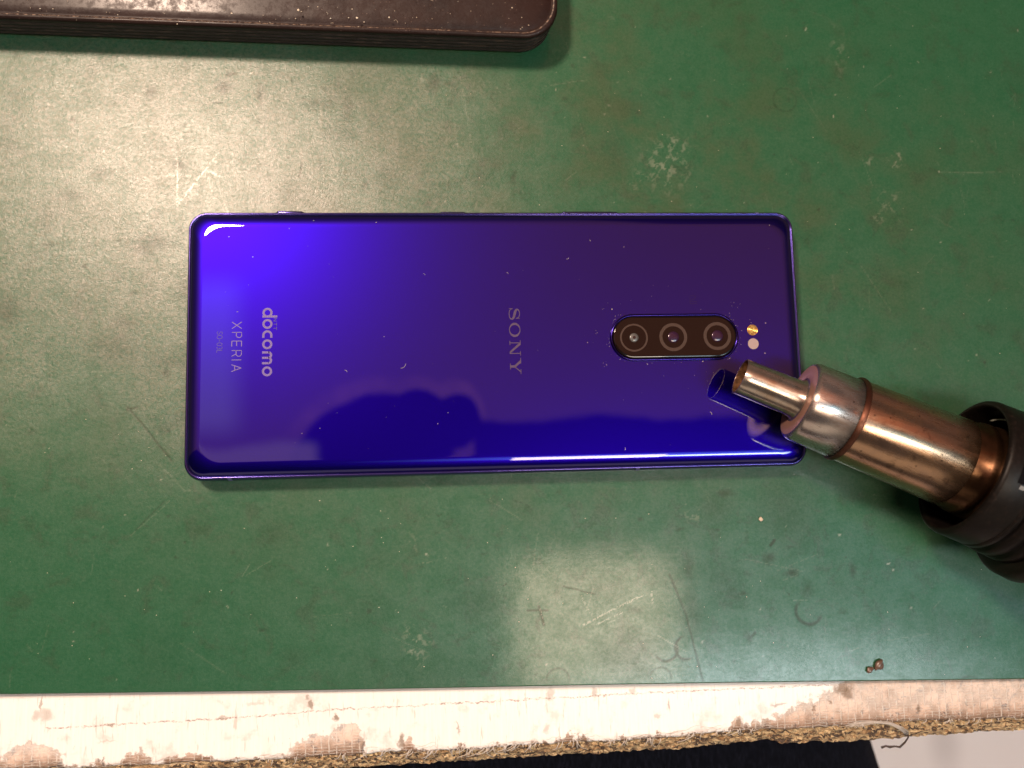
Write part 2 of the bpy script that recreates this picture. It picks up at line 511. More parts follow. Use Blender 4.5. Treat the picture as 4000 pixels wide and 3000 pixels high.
# threads lying along the rim
for _ in range(90):
    p = at(rnd.uniform(-50, 4050), 2900, -2)
    L = rnd.uniform(2, 8); ey = edge_fn(p.x + L / 2); y0 = ey + rnd.uniform(-0.1, 1.6); a = rnd.uniform(-0.12, 0.12)
    path = [(p.x + L * t / 7, y0 + wob1(p.x + L * t / 7, 0.7) + L * a * t / 7 + 0.25 * math.sin(t * 1.3 + L), -1.92 - 0.10 * max(0, -(y0 - ey - 0.6))) for t in range(8)]
    parts.append(tube(path, 0.042, 4))
v, f = join(parts)
o = build('frayed_threads', v, f, m_thread, bench); o['kind'] = 'stuff'; o['label'] = 'pale glass threads fraying out of the bench edge'

# bundle of loose fibres arching over the edge, and the dark twisted thread hanging from it
parts = []
for i in range(26):
    y_o = rnd.uniform(-0.8, 0.8); z_o = rnd.uniform(0, 0.6); s_o = rnd.uniform(0, 3)
    pa = at(3330 + rnd.uniform(-30, 40), 2835 + rnd.uniform(-10, 10), -2); pb = at(3400 + rnd.uniform(-20, 20), 2800 + rnd.uniform(-8, 8), -2)
    pc = at(3490 + rnd.uniform(-12, 12), 2815 + rnd.uniform(-8, 8), -2); pd = at(3540 + rnd.uniform(-10, 10), 2862 + rnd.uniform(-5, 5), -4)
    path = []
    for t_ in range(14):
        t = t_ / 13
        q_ = (pa * (1 - t) ** 3 + pb * 3 * t * (1 - t) ** 2 + pc * 3 * t * t * (1 - t) + pd * t ** 3)
        path.append((q_.x, q_.y + 0.2 * math.sin(t * 9 + s_o), -1.85 + z_o * math.sin(t * math.pi) + (-2.5 * max(0, t - 0.8) * 4)))
    parts.append(tube(path, 0.06, 4))
v, f = join(parts)
o = build('fibre_bundle', v, f, m_thread, bench); o['kind'] = 'stuff'; o['label'] = 'loose grey bundle of fibres arched over the edge'
m, n, b = material('dark_thread')
setp(n, b, color=(0.05, 0.035, 0.03), rough=0.7)
ctrl = [(3545, 2862, -4.5), (3548, 2880, -6), (3535, 2900, -8), (3515, 2918, -9), (3495, 2915, -9), (3475, 2918, -9), (3460, 2914, -9), (3443, 2920, -9)]
path = [at(*c_) for c_ in ctrl]
o = build('hanging_thread', *tube(path, [.18, .2, .24, .34, .24, .36, .26, .36], 7), m, bench)
o['label'] = 'dark twisted thread hanging off the edge'

# ================================================================== DARK TROUSERS under the edge
m, n, b = material('navy_cloth')
P = mm_coords(n)
tw = n.noise(n.scale3(P, 1.0, 0.3, 1.0), 1.1, 4, 0.6)
c = n.mix(n.ss(tw, 0.4, 0.75), (0.0025, 0.003, 0.006), (0.010, 0.0105, 0.018))
setp(n, b, color=c, rough=0.9, spec=0.1, normal=n.bump(tw, 0.5, 0.001))
lapz = -95
pe0, pe1 = at(3512, 2860, lapz), at(3560, 3000, lapz)
dx = (pe1.x - pe0.x) / (pe1.y - pe0.y)
loops = []
for i in range(26):
    yy = 60 - i * 16
    xe = pe1.x + (yy - pe1.y) * dx * 0.9 + 0.0006 * (yy - pe1.y) ** 2 * (1 if yy < pe1.y else 0)
    half = 170
    cx_ = xe - half
    loop = []
    for j in range(40):
        a = 2 * math.pi * j / 40
        rx_ = half * (abs(math.cos(a)) ** 0.6) * (1 if math.cos(a) > 0 else -1)
        rz_ = 55 * (abs(math.sin(a)) ** 0.9) * (1 if math.sin(a) > 0 else -1)
        fold = 2.5 * math.sin(a * 5 + i * 0.5)
        loop.append((cx_ + rx_, yy, lapz - 40 + rz_ + fold))
    loops.append(loop)
v, f = skin(loops)
o = build('trousers', v, f, m)
tag(o, 'dark navy trousers in shadow below the frayed bench edge', 'trousers')

# ================================================================== GREEN MAT
import numpy as np
pl, pr = at(0, 2715, 0), at(4000, 2652, 0)
sl = (pr.y - pl.y) / (pr.x - pl.x)
def fy(x): return pl.y + sl * (x - pl.x) + 0.12 * math.sin(x * 0.03)
# wear of the rubber (scratches, stains, rings) is kept per vertex as two plain masks
STEP = 0.30
GX0, GX1, GY1 = -146.0, 172.0, 110.0
gx = np.arange(GX0, GX1 + 1e-6, STEP)
NX, NY = len(gx), int((GY1 + 92) / STEP)
fyv = np.array([fy(float(x)) for x in gx]) + 0.35
tt = np.linspace(0, 1, NY)
X = np.repeat(gx[None, :], NY, 0)
Y = fyv[None, :] + (GY1 - fyv[None, :]) * tt[:, None]
def W2(px, py):
    q_ = at(px, py, 0); return (q_.x, q_.y)
def wav(a, s): return np.sin(X * a + s) * np.cos(Y * a * 1.13 + 2 * s) + 0.6 * np.sin((X + Y) * a * 1.9 + s * 3) * np.sin((X - Y) * a * 1.7 + s)
wx = 0.55 * wav(0.35, 1.0) + 0.30 * wav(1.1, 2.0) + 0.16 * wav(2.9, 4.0)
wy = 0.55 * wav(0.31, 5.0) + 0.30 * wav(1.3, 6.0) + 0.16 * wav(2.6, 7.0)
rg = np.random.RandomState(4)
nz_ = rg.rand(NY, NX)
dark_m = np.zeros((NY, NX)); light_m = np.zeros((NY, NX))
def box_of(x0, x1, y0, y1):
    ix0 = max(0, int((x0 - GX0) / STEP) - 2); ix1 = min(NX, int((x1 - GX0) / STEP) + 3)
    iy0 = max(0, int((y0 + 97) / STEP) - 20); iy1 = min(NY, int((y1 + 89) / STEP) + 40)
    return (slice(iy0, iy1), slice(ix0, ix1))
def stamp(m_, sl_, val, k_):
    m_[sl_] = np.maximum(m_[sl_], np.clip(val, 0, 1) * k_)
def do_seg(m_, a, b_, w, k_, wobble=0.12, broken=0.0):
    pad = w * 2 + 1
    S = box_of(min(a[0], b_[0]) - pad, max(a[0], b_[0]) + pad, min(a[1], b_[1]) - pad, max(a[1], b_[1]) + pad)
    x_, y_ = X[S] + wx[S] * wobble, Y[S] + wy[S] * wobble
    if x_.size == 0: return
    dx_, dy_ = b_[0] - a[0], b_[1] - a[1]
    h = np.clip(((x_ - a[0]) * dx_ + (y_ - a[1]) * dy_) / (dx_ * dx_ + dy_ * dy_ + 1e-9), 0, 1)
    d = np.hypot(x_ - a[0] - h * dx_, y_ - a[1] - h * dy_)
    val = (w * 1.3 + 0.1 - d) / (w * 0.8 + 0.1)
    if broken: val = val * (nz_[S] > broken * 0.6)
    stamp(m_, S, val, k_)
def do_ring(m_, c_, r, w, k_, a0=None):
    S = box_of(c_[0] - r - 2, c_[0] + r + 2, c_[1] - r - 2, c_[1] + r + 2)
    x_, y_ = X[S] + wx[S] * 0.15 - c_[0], Y[S] + wy[S] * 0.15 - c_[1]
    d = np.abs(np.hypot(x_, y_) - r)
    val = (w * 1.3 + 0.1 - d) / (w + 0.1)
    if a0 is not None:
        val = val * np.clip(((x_ * math.cos(a0) + y_ * math.sin(a0)) / r + 0.35) / 0.6, 0, 1)
    stamp(m_, S, val, k_)
def do_blob(m_, c_, rx, ry, k_, speckle=0.0, soft=0.6):
    S = box_of(c_[0] - rx * 2 - 1, c_[0] + rx * 2 + 1, c_[1] - ry * 2 - 1, c_[1] + ry * 2 + 1)
    x_, y_ = X[S] + wx[S] * 0.9, Y[S] + wy[S] * 0.9
    d = np.hypot((x_ - c_[0]) / rx, (y_ - c_[1]) / ry) + 0.25 * (nz_[S] - 0.5)
    val = (1 + soft - d) / (2 * soft)
    if speckle:
        t_ = 0
        for q_ in range(5):
            th = q_ * 1.31 + 0.4; fr = 1.1 * 1.55 ** q_
            t_ = t_ + np.sin((x_ * math.cos(th) + y_ * math.sin(th)) * fr + 2.2 * np.sin((y_ * math.cos(th) - x_ * math.sin(th)) * fr * 0.6 + q_)) / (1.25 ** q_)
        t_ = t_ / 2.2 + 0.35 * (nz_[S] - 0.5)
        val = val * np.clip((t_ - speckle) / 0.3, 0, 1)
    stamp(m_, S, val, k_)
for a_, b_, w_, k_ in (((500, 1590), (670, 1800), .22, .5), ((495, 1600), (535, 1592), .25, .5), ((2615, 2245), (2680, 2400), .38, .45), ((2680, 2400), (2745, 2660), .30, .5),
                       ((2060, 2385), (2140, 2385), .25, .6), ((2105, 2370), (2125, 2440), .35, .6), ((2200, 2290), (2320, 2320), .2, .5), ((530, 2070), (640, 1960), .2, .3),
                       ((1170, 690), (1180, 640), .3, .4), ((870, 400), (835, 400), .2, .5), ((3010, 2130), (3025, 2110), .4, .7), ((2930, 2490), (2950, 2470), .4, .5)):
    do_seg(dark_m, W2(*a_), W2(*b_), w_, k_)
for cx_, cy_, r_, w_, k_, a0 in ((2680, 2530, 3.1, .4, .6, math.radians(200)), (2600, 2535, 3.2, .4, .6, math.radians(-60)), (3160, 2385, 3.7, .5, .6, math.radians(-120)),
                                (3065, 390, 3.6, .3, .25, None), (2180, 2655, 3, .3, .4, 1.5), (2580, 2650, 3, .3, .4, 1.5), (3790, 2700, 4, .3, .3, None)):
    do_ring(dark_m, W2(cx_, cy_), r_, w_, k_, a0)
for cx_, cy_, rx_, ry_, k_ in ((870, 340, 2.2, 1.6, .75), (587, 360, 1.4, 1.6, .7), (1020, 370, 1.0, 2.2, .8), (1100, 80, 3, 1, .3), (600, 950, 5, 2.0, .6), (560, 975, 2.5, 1.5, .5), (275, 760, 3, 1.2, .4), (190, 960, 1.6, .7, .5), (395, 675, 2, 1.5, .4),
                              (1235, 410, 3.6, 1.2, .4), (1360, 430, 1.2, 4, .45), (1430, 725, .7, 1.5, .6), (1675, 800, .9, 1.2, .6), (1700, 325, 1.6, 2.2, .7), (2005, 690, .8, 1.4, .7), (1930, 640, 1.8, 1.8, .35), (1345, 530, 3, 3, .3),
                              (2690, 2215, 1.3, 3.2, .6), (3000, 2178, 1.4, 1.2, .8), (3095, 2245, 1.6, .9, .8), (3088, 2130, 1.5, .5, .6), (3330, 2230, .8, 1.8, .8), (3150, 2300, 1.3, 1.8, .5), (2830, 1930, 2.4, 1.1, .7), (2920, 2235, 1.3, .7, .4),
                              (2900, 2320, 1.3, .7, .5), (3290, 2390, 1.2, .6, .5), (2460, 2560, 7, 5, .4), (2700, 2380, 2.5, 6, .4), (3080, 2000, 7, 8, .35), (2790, 1990, 4, 3, .3), (2480, 2380, 1.4, 1, .5), (2040, 2600, .8, 1, .5),
                              (2920, 2490, 1.0, 1.4, .6), (2110, 2440, .6, 2.2, .5), (1750, 320, 1.0, 1.0, .4), (1150, 2570, 3, 2, .3), (3140, 370, 3, 2, .25), (2400, 590, 3, 6, .3), (1880, 680, 2.4, 3.6, .3), (720, 1130, 2.4, 2.4, .4), (20, 1220, 3, 3, .5), (480, 1270, 3, 1.4, .4)):
    do_blob(dark_m, W2(cx_, cy_), rx_, ry_, k_ * 0.7, soft=0.8)
for a_, b_, w_, k_ in (((692, 802), (778, 694), .42, 1), ((778, 694), (856, 596), .35, .9), ((692, 616), (694, 806), .30, .9), ((809, 662), (868, 695), .4, .8), ((868, 790), (895, 835), .35, .7), ((655, 686), (800, 688), .25, .5), ((815, 670), (822, 750), .3, .5),
                       ((2280, 2440), (2510, 2325), .35, .8), ((2340, 2435), (2430, 2395), .3, .7), ((2545, 2310), (2548, 2350), .35, .8), ((2270, 2330), (2310, 2400), .3, .5), ((2110, 2380), (2126, 2440), .2, .4),
                       ((1630, 2200), (1690, 2195), .2, .4), ((1935, 330), (1955, 360), .2, .5), ((1985, 320), (1995, 350), .2, .5), ((1800, 300), (1850, 620), .12, .4), ((2560, 700), (2640, 560), .3, .4), ((3420, 850), (3470, 790), .5, .4), ((1245, 320), (1255, 520), .15, .5),
                       ((1020, 335), (1028, 410), .4, .6), ((3065, 2510), (3090, 2540), .2, .3), ((2100, 1550), (2300, 1545), .1, .2)):
    do_seg(light_m, W2(*a_), W2(*b_), w_ * (0.62 if a_[0] < 900 else 0.6), k_ * (0.6 if a_[0] < 900 else 0.34), broken=0.8)
for cx_, cy_, rx_, ry_, k_ in ((2600, 640, 5, 6, .5), (2640, 570, 3.5, 3, .5), (2500, 700, 2.5, 2.5, .4), (3500, 620, 1.8, 2.2, .6), (3395, 635, 1.6, 1.2, .4), (3470, 790, 1.8, 2.6, .6), (3430, 850, 1.5, 1.2, .5), (1620, 2515, 2.2, 4.2, .6), (1670, 2500, 1.6, 1.6, .4),
                              (1600, 2130, 1.2, 2, .35), (2720, 2010, 2.2, 1.2, .45), (3270, 200, 2, 6, .3), (2380, 90, 1.2, 1.2, .5), (1030, 380, .9, 1.2, .8), (1640, 330, .5, 1.4, .8), (950, 770, 1, 1, .5), (3810, 560, 1.4, 1, .3)):
    do_blob(light_m, W2(cx_, cy_), rx_, ry_, k_ * 0.50, speckle=0.32, soft=0.9)
# everyday hairlines, nicks and stains
for _ in range(330):
    c_ = (rg.uniform(GX0, GX1), rg.uniform(-92, 108)); a_ = rg.choice([1.5, 1.7, 0.7, 2.4, 0.1]) + rg.normal() * 0.25; L_ = rg.exponential(5) + 1
    do_seg(light_m if rg.rand() < 0.6 else dark_m, c_, (c_[0] + L_ * math.cos(a_), c_[1] + L_ * math.sin(a_)), 0.04 + 0.05 * rg.rand(), rg.uniform(0.03, 0.13), 0.12, 0.3)
for _ in range(380):
    left = rg.rand() < 0.6
    c_ = (rg.uniform(GX0, 10) if left else rg.uniform(GX0, GX1), rg.uniform(-92, 108)); r_ = 0.12 + rg.exponential(0.20)
    do_blob(dark_m, c_, r_ * rg.uniform(0.7, 1.8), r_, rg.uniform(0.12, 0.55), soft=0.6)
for _ in range(90):
    c_ = (rg.uniform(GX0, GX1), rg.uniform(-92, 108)); r_ = 0.8 + rg.exponential(1.6)
    do_blob(dark_m, c_, r_ * rg.uniform(0.6, 2), r_, rg.uniform(0.06, 0.22), soft=0.9)
for _ in range(260):
    c_ = (rg.uniform(GX0, GX1), rg.uniform(-92, 108)); r_ = 0.10 + min(0.22, rg.exponential(0.08))
    do_blob(light_m, c_, r_, r_, rg.uniform(0.1, 0.5), soft=0.3)

m, n, b = material('green_rubber')
P = mm_coords(n)
at1 = n.new('ShaderNodeAttribute', attribute_name='wear_dark'); at2 = n.new('ShaderNodeAttribute', attribute_name='wear_light')
D_, scr = at1.outputs['Fac'], at2.outputs['Fac']
mid = n.noise(P, 0.045, 5, 0.62)
c = n.mix(n.ss(mid, 0.30, 0.50), (0.0065, 0.059, 0.024), (0.009, 0.062, 0.026))
c = n.mix(n.mul(n.mul(n.ss(mid, 0.42, 0.66), n.blob(P, (5, 30), 130, 75, 0.6)), 0.62), c, (0.026, 0.042, 0.014))
c = n.mix(n.mul(n.ss(n.noise(P, 0.13, 6, 0.72, 0.6), 0.52, 0.64), 0.38), c, (0.014, 0.030, 0.013))
grain = n.noise(P, 1.6, 5, 0.75)
c = n.mix(n.mul(n.ss(grain, 0.45, 0.72), 0.25), c, (0.06, 0.11, 0.05))
# the mat's upper left is scuffed matt; its tan also paints in lamp glow
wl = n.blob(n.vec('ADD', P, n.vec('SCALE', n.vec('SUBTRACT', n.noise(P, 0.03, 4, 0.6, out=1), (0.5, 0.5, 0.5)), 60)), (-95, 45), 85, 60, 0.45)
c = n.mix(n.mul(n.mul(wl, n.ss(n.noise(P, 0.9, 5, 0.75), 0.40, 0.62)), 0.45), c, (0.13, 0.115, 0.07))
c = n.mix(n.mul(D_, 0.9), c, (0.018, 0.012, 0.007))
c = n.mix(n.mul(scr, 0.95), c, (0.33, 0.31, 0.24))
h = n.add(n.add(n.mul(n.noise(P, 3.4, 3, 0.7), 0.45), n.mul(n.noise(P, 0.9, 6, 0.8, 0.5), 0.9)), n.mul(D_, -0.4))
bmp = n.bump(h, n.add(0.35, n.mul(wl, 0.5)), 0.00022)
film = n.add(n.ss(n.noise(P, 1.1, 6, 0.82, 0.6), 0.34, 0.66, 0.72, 1.22), n.mul(scr, 1.2))
film = n.mul(film, n.mul(n.ss(n.noise(P, 0.18, 5, 0.7), 0.38, 0.60, 0.85, 1.1), n.math('SUBTRACT', 1.0, n.mul(D_, 0.6))))
setp(n, b, color=c, rough=n.add(0.42, n.mul(wl, 0.03)), spec=n.mul(film, n.add(0.36, n.mul(wl, 0.40))), normal=bmp, coat=n.mul(film, n.add(0.27, n.mul(wl, 0.10))), coat_rough=n.add(0.05, n.add(n.mul(wl, 0.13), n.mul(mid, 0.05))), coat_normal=n.bump(h, n.add(0.05, n.mul(wl, 0.22)), 0.00022))

verts, faces = [], []
prof = [(0.25, -2.0), (0.0, -1.75), (0.0, -0.35), (0.10, -0.1), (0.35, 0.0)]
xs3 = [-400, -300, -200, GX0] + [GX0 + (GX1 - GX0) * i / 60 for i in range(1, 61)] + [220, 300, 400]
for x in xs3:
    for dy, zz in prof: verts.append((x, fy(x) + dy, zz))
k = len(prof)
for i in range(len(xs3) - 1):
    for j in range(k - 1):
        a = i * k + j
        faces.append((a, a + k, a + k + 1, a + 1))
def quad(x0, x1, y00, y01, y1, z_, flip=False):
    o_i = len(verts)
    verts.extend([(x0, y00, z_), (x1, y01, z_), (x1, y1, z_), (x0, y1, z_)])
    faces.append((o_i + 3, o_i + 2, o_i + 1, o_i) if flip else (o_i, o_i + 1, o_i + 2, o_i + 3))
quad(-400, GX0, fy(-400) + 0.35, fy(GX0) + 0.35, 400, 0); quad(gx[-1], 400, fy(gx[-1]) + 0.35, fy(400) + 0.35, 400, 0)
quad(GX0, gx[-1], GY1, GY1, 400, 0); quad(-400, 400, fy(-400) + 0.25, fy(400) + 0.25, 400, -1.998, True)
nb = len(verts)
allv = np.concatenate([np.array(verts, dtype=np.float64), np.stack([X.ravel(), Y.ravel(), np.zeros(X.size)], 1)]) * MM
idx = np.arange(NX * NY).reshape(NY, NX) + nb
q4 = np.stack([idx[:-1, :-1], idx[:-1, 1:], idx[1:, 1:], idx[1:, :-1]], -1).reshape(-1, 4)
allf = np.concatenate([np.array(faces, dtype=np.int32), q4.astype(np.int32)])
me = bpy.data.meshes.new('work_mat')
me.vertices.add(len(allv)); me.vertices.foreach_set('co', allv.astype(np.float32).ravel())
me.loops.add(allf.size); me.loops.foreach_set('vertex_index', allf.ravel())
me.polygons.add(len(allf)); me.polygons.foreach_set('loop_start', np.arange(0, allf.size, 4, dtype=np.int32))
me.update(calc_edges=True)
for nm_, arr in (('wear_dark', dark_m), ('wear_light', light_m)):
    A_ = me.attributes.new(nm_, 'FLOAT', 'POINT')
    A_.data.foreach_set('value', np.concatenate([np.zeros(nb), arr.ravel()]).astype(np.float32))
me.materials.append(m)
o = bpy.data.objects.new('work_mat', me); COL.objects.link(o)
tag(o, 'large scratched green rubber mat lying under the blue phone', 'mat')

# ================================================================== PHONE
phone = thing('smartphone', 'glossy blue violet smartphone lying face down on the green mat', 'phone', (0, 0, 0))
m, n, b = material('blue_glass')
P = mm_coords(n)
setp(n, b, color=(0.0050, 0.0002, 0.145), metal=1.0, rough=0.345, coat=1.0, coat_rough=0.012, coat_ior=1.5)
m_glass = m
m, n, b = material('purple_frame_metal')
P = mm_coords(n)
setp(n, b, color=n.mix(n.ss(n.noise(P, 1.2, 3, .7), 0.55, 0.8), (0.06, 0.045, 0.22), (0.10, 0.08, 0.30)), metal=0.95, rough=0.2, coat=0.4, coat_rough=0.1)
m_frame = m
m, n, b = material('seam_black')
setp(n, b, color=(0.003, 0.003, 0.004), rough=0.8, spec=0.05)
m_seam = m
HX, HY = 83.5, 36.0
CR = 5.0
# frame: rounded side, flat lip carrying the glass
fp = [(1.2, 0.3), (0.5, 0.75), (0.15, 1.5), (0.0, 2.6), (0.0, 4.6), (0.12, 5.6), (0.35, 6.3), (0.62, 6.75), (0.85, 6.90), (1.05, 6.85), (1.12, 6.6)]
loops = [densify(rr(HX - d, HY - d, CR - d * 0.7, z_, seg=14), 8) for d, z_ in fp]
k0 = min(len(l) for l in loops)
loops = [rr(HX - d, HY - d, CR - d * 0.7, z_, seg=16) for d, z_ in fp]
v, f = skin(loops, True, True)
build('frame', v, f, m_frame, phone)
# screen side glass underneath
v, f = skin([rr(HX - 2.2, HY - 2.2, 3, 0.02), rr(HX - 1.3, HY - 1.3, 3.6, 0.3), rr(HX - 1.3, HY - 1.3, 3.6, 0.6)])
build('screen_glass', v, f, m_seam, phone)
# back glass: flat, then a curved shoulder
loops = []
inset_out, inset_in = 1.18, 4.9
for i in range(29):
    t = i / 28
    d = inset_out + (inset_in - inset_out) * (1 - math.cos(t * math.pi / 2)) * 0.55 + (inset_in - inset_out) * t * 0.45
    zz = 6.70 + 1.50 * math.sin(t * math.pi / 2) ** 0.9
    loops.append(rr(HX - d, HY - d, CR - 0.6 + (d - inset_out) * 0.35, zz, seg=20))
for d in (5.6, 8.0, 12.0):
    loops.append(rr(HX - d, HY - d, CR - 0.6 + (4.9 - inset_out) * 0.35, 8.2, seg=20))
v, f = skin(loops, False, True)
glass = build('back_glass', v, f, m_glass, phone)
# side keys
def key(x0, x1, h, zlo=3.2, zhi=5.4):
    pts = []
    loops_ = [rr((x1 - x0) / 2 - g, (zhi - zlo) / 2 - g, 0.9, hh, seg=5) for g, hh in ((0, -0.3), (0, h - 0.15), (0.18, h))]
    loops_ = [[((x0 + x1) / 2 + q[0], HY + q[2], (zlo + zhi) / 2 + q[1]) for q in l] for l in loops_]
    return skin(loops_)
for x0, x1, h, lab in ((-60.7, -53.2, 0.45, 'short raised key nearest the printed end'), (-16.4, -9.0, 0.25, 'short flush key at the middle of the side'), (17.5, 33.6, 0.28, 'long volume key')):
    v, f = key(x0, x1, h)
    o = build('side_key', v, f, m_frame, phone); o['label'] = lab
# antenna lines
m, n, b = material('antenna_plastic')
setp(n, b, color=(0.07, 0.06, 0.16), rough=0.4)
for ax, sy in ((-71.5, -1), (36.0, -1), (73, 1), (-73, 1)):
    loops_ = []
    for d, z_ in fp[2:9]:
        yy = (HY - d + 0.03) * sy
        loops_.append([(ax - 0.5, yy, z_), (ax + 0.5, yy, z_)])
    v = [q for l in loops_ for q in l]
    f = [(2 * i, 2 * i + 1, 2 * i + 3, 2 * i + 2) for i in range(len(loops_) - 1)]
    build('antenna_line', v, f, m, phone, smooth=False)

# ---- camera island
m, n, b = material('lens_cover_glass')
setp(n, b, color=(0.0045, 0.0025, 0.002), rough=0.6, spec=0.0, coat=0.7, coat_rough=0.01)
m_isl = m
m, n, b = material('island_rim')
setp(n, b, color=(0.02, 0.012, 0.11), metal=1.0, rough=0.2)
m_rim = m
ICX, ICY, IHX, IHY = 47.15, -0.05, 17.8, 6.45
TZ = 8.2
loops = [rr(IHX + d, IHY + d, IHY + d - 0.01, z_, ICX, ICY, seg=24) for d, z_ in ((0.0, TZ - 0.2), (0.0, TZ + 0.35), (-0.15, TZ + 0.55), (-0.40, TZ + 0.60), (-0.62, TZ + 0.52), (-0.66, TZ + 0.2))]
v, f = skin(loops, False, False)
isl = build('camera_island', v, f, m_rim, phone); isl['label'] = 'pill shaped camera plate with three lenses in a row'
loops = [rr(IHX + d, IHY + d, IHY + d - 0.01, z_, ICX, ICY, seg=24) for d, z_ in ((-0.72, TZ + 0.1), (-0.72, TZ + 0.62), (-0.95, TZ + 0.78), (-1.3, TZ + 0.80), (-3.0, TZ + 0.80))]
v, f = skin(loops, False, True)
build('cover_plate', v, f, m_isl, isl)
PZ = TZ + 0.80
m, n, b = material('lens_ring_print')
setp(n, b, color=(0.038, 0.025, 0.020), rough=0.6, spec=0.1, coat=0.6, coat_rough=0.03)
m_ring = m
m, n, b = material('lens_black')
setp(n, b, color=(0.004, 0.003, 0.004), rough=0.2, coat=1.0, coat_rough=0.0)
m_lensb = m
m, n, b = material('lens_coating')
setp(n, b, color=(0.02, 0.008, 0.02), metal=0.0, rough=0.3, spec=0.2, coat=0.6, coat_rough=0.0, coat_tint=(0.85, 0.6, 0.95))
m_lens = m
m, n, b = material('lens_coating_grey')
setp(n, b, color=(0.05, 0.048, 0.046), rough=0.5, coat=0.35, coat_rough=0.02)
m_lensg = m
for cx_, cy_, r0, r1, rl, ml, lab in ((35.75, -0.15, 3.35, 3.82, 1.25, m_lensg, 'lens with the thinnest ring and pale small centre'), (46.6, -0.12, 3.0, 3.85, 1.55, m_lens, 'middle lens with purplish centre'), (58.85, 0.02, 3.0, 3.85, 1.6, m_lens, 'lens nearest the flash, with brownish centre')):
    v, f = annulus(cx_, cy_, PZ + 0.012, r0, r1)
    lr = build('lens', v, f, m_ring, isl, smooth=False); lr['label'] = lab
    # small domes of glass in the centre
    dome = [[(cx_ + rl * math.cos(t) * math.cos(2 * math.pi * i / 40), cy_ + rl * math.cos(t) * math.sin(2 * math.pi * i / 40), PZ + 0.006 + 0.35 * math.sin(t)) for i in range(40)] for t in [j * math.pi / 2 / 9 for j in range(9)]]
    v, f = skin(dome, False, True)
    build('lens_element', v, f, ml, lr)
    v, f = annulus(cx_, cy_, PZ + 0.008, rl * 1.05, rl * 1.35)
    if ml is m_lensg:
        vv, ff = disc(cx_, cy_, PZ + 0.37, 0.42)
        build('lens_pupil', vv, ff, m_lensb, lr, smooth=False)
# flash and sensor
m, n, b = material('flash_fresnel')
P = mm_coords(n)
dd = n.vec('LENGTH', n.scale3(n.vec('SUBTRACT', P, (69.1, 1.72, 0)), 1, 1, 0))
wav = n.math('SINE', n.mul(dd, 30.0))
setp(n, b, color=n.mix(n.ss(dd, 0.1, 1.3), (0.85, 0.58, 0.18), (0.50, 0.27, 0.08)), metal=0.8, rough=0.28, coat=0.6, normal=n.bump(wav, 0.5, 0.00008))
v, f = disc(69.1, 1.72, TZ + 0.02, 1.50, 48)
o = build('flash', v, f, m, phone, smooth=False); o['label'] = 'round golden flash window'
m, n, b = material('sensor_white')
setp(n, b, color=(0.27, 0.20, 0.19), rough=0.4, coat=0.5)
v, f = disc(69.15, -2.12, TZ + 0.02, 1.50, 48)
o = build('sensor_window', v, f, m, phone, smooth=False); o['label'] = 'round pale sensor window'

# ---- printing. letters are drawn in a frame with u = reading direction (-y on the phone), w = up (+x)
class Pen:
    def __init__(s): s.V = []; s.F = []; s.Z = []; s.n = 0
    def quadstrip(s, L, R):
        o = len(s.V); s.n += 1; s.Z += [s.n * 0.003] * (len(L) * 2)
        for a, b_ in zip(L, R): s.V += [a, b_]
        for i in range(len(L) - 1):
            s.F.append((o + 2 * i, o + 2 * i + 1, o + 2 * i + 3, o + 2 * i + 2))
    def stroke(s, pts, w, closed=False, w2=None):
        """pts 2D; w width; w2(angle) optional width by direction"""
        m_ = len(pts); L, R = [], []
        rng = range(m_ + (1 if closed else 0))
        for i in rng:
            p = pts[i % m_]
            if closed: a, b_ = pts[(i - 1) % m_], pts[(i + 1) % m_]
            else: a, b_ = pts[max(i - 1, 0)], pts[min(i + 1, m_ - 1)]
            dx_, dy_ = b_[0] - a[0], b_[1] - a[1]
            l = math.hypot(dx_, dy_) or 1
            nx_, ny_ = -dy_ / l, dx_ / l
            ww = (w2(i / max(1, m_ - 1)) if w2 else w) / 2
            L.append((p[0] + nx_ * ww, p[1] + ny_ * ww)); R.append((p[0] - nx_ * ww, p[1] - ny_ * ww))
        s.quadstrip(L, R)
    def poly(s, pts):
        o = len(s.V); s.n += 1; s.Z += [s.n * 0.003] * len(pts); s.V += list(pts); s.F.append(tuple(range(o, o + len(pts))))
def arc(cx, cy, rx, ry, a0, a1, k=20):
    return [(cx + rx * math.cos(math.radians(a0 + (a1 - a0) * i / k)), cy + ry * math.sin(math.radians(a0 + (a1 - a0) * i / k))) for i in range(k + 1)]
def ellipse_ring(pen, cx, cy, rx, ry, tx, ty, k=48):
    L = [(cx + rx * math.cos(2 * math.pi * i / k), cy + ry * math.sin(2 * math.pi * i / k)) for i in range(k + 1)]
    R = [(cx + (rx - tx) * math.cos(2 * math.pi * i / k), cy + (ry - ty) * math.sin(2 * math.pi * i / k)) for i in range(k + 1)]
    pen.quadstrip(L, R)
def place(pen, base_x, top_y, z=TZ + 0.015):
    return [(base_x + w_, top_y - u, z + dz) for (u, w_), dz in zip(pen.V, pen.Z)], pen.F

def print_mat(name, col_, metal=0.0):
    m, n, b = material(name)
    setp(n, b, color=col_, metal=metal, rough=0.5, spec=0.2, coat=0.6, coat_rough=0.03)
    return m
m_ink = print_mat('silver_ink', (0.115, 0.085, 0.24))
m_ink_dim = print_mat('dim_ink', (0.048, 0.035, 0.15))
m_ink_sony = print_mat('purple_ink', (0.050, 0.032, 0.080))
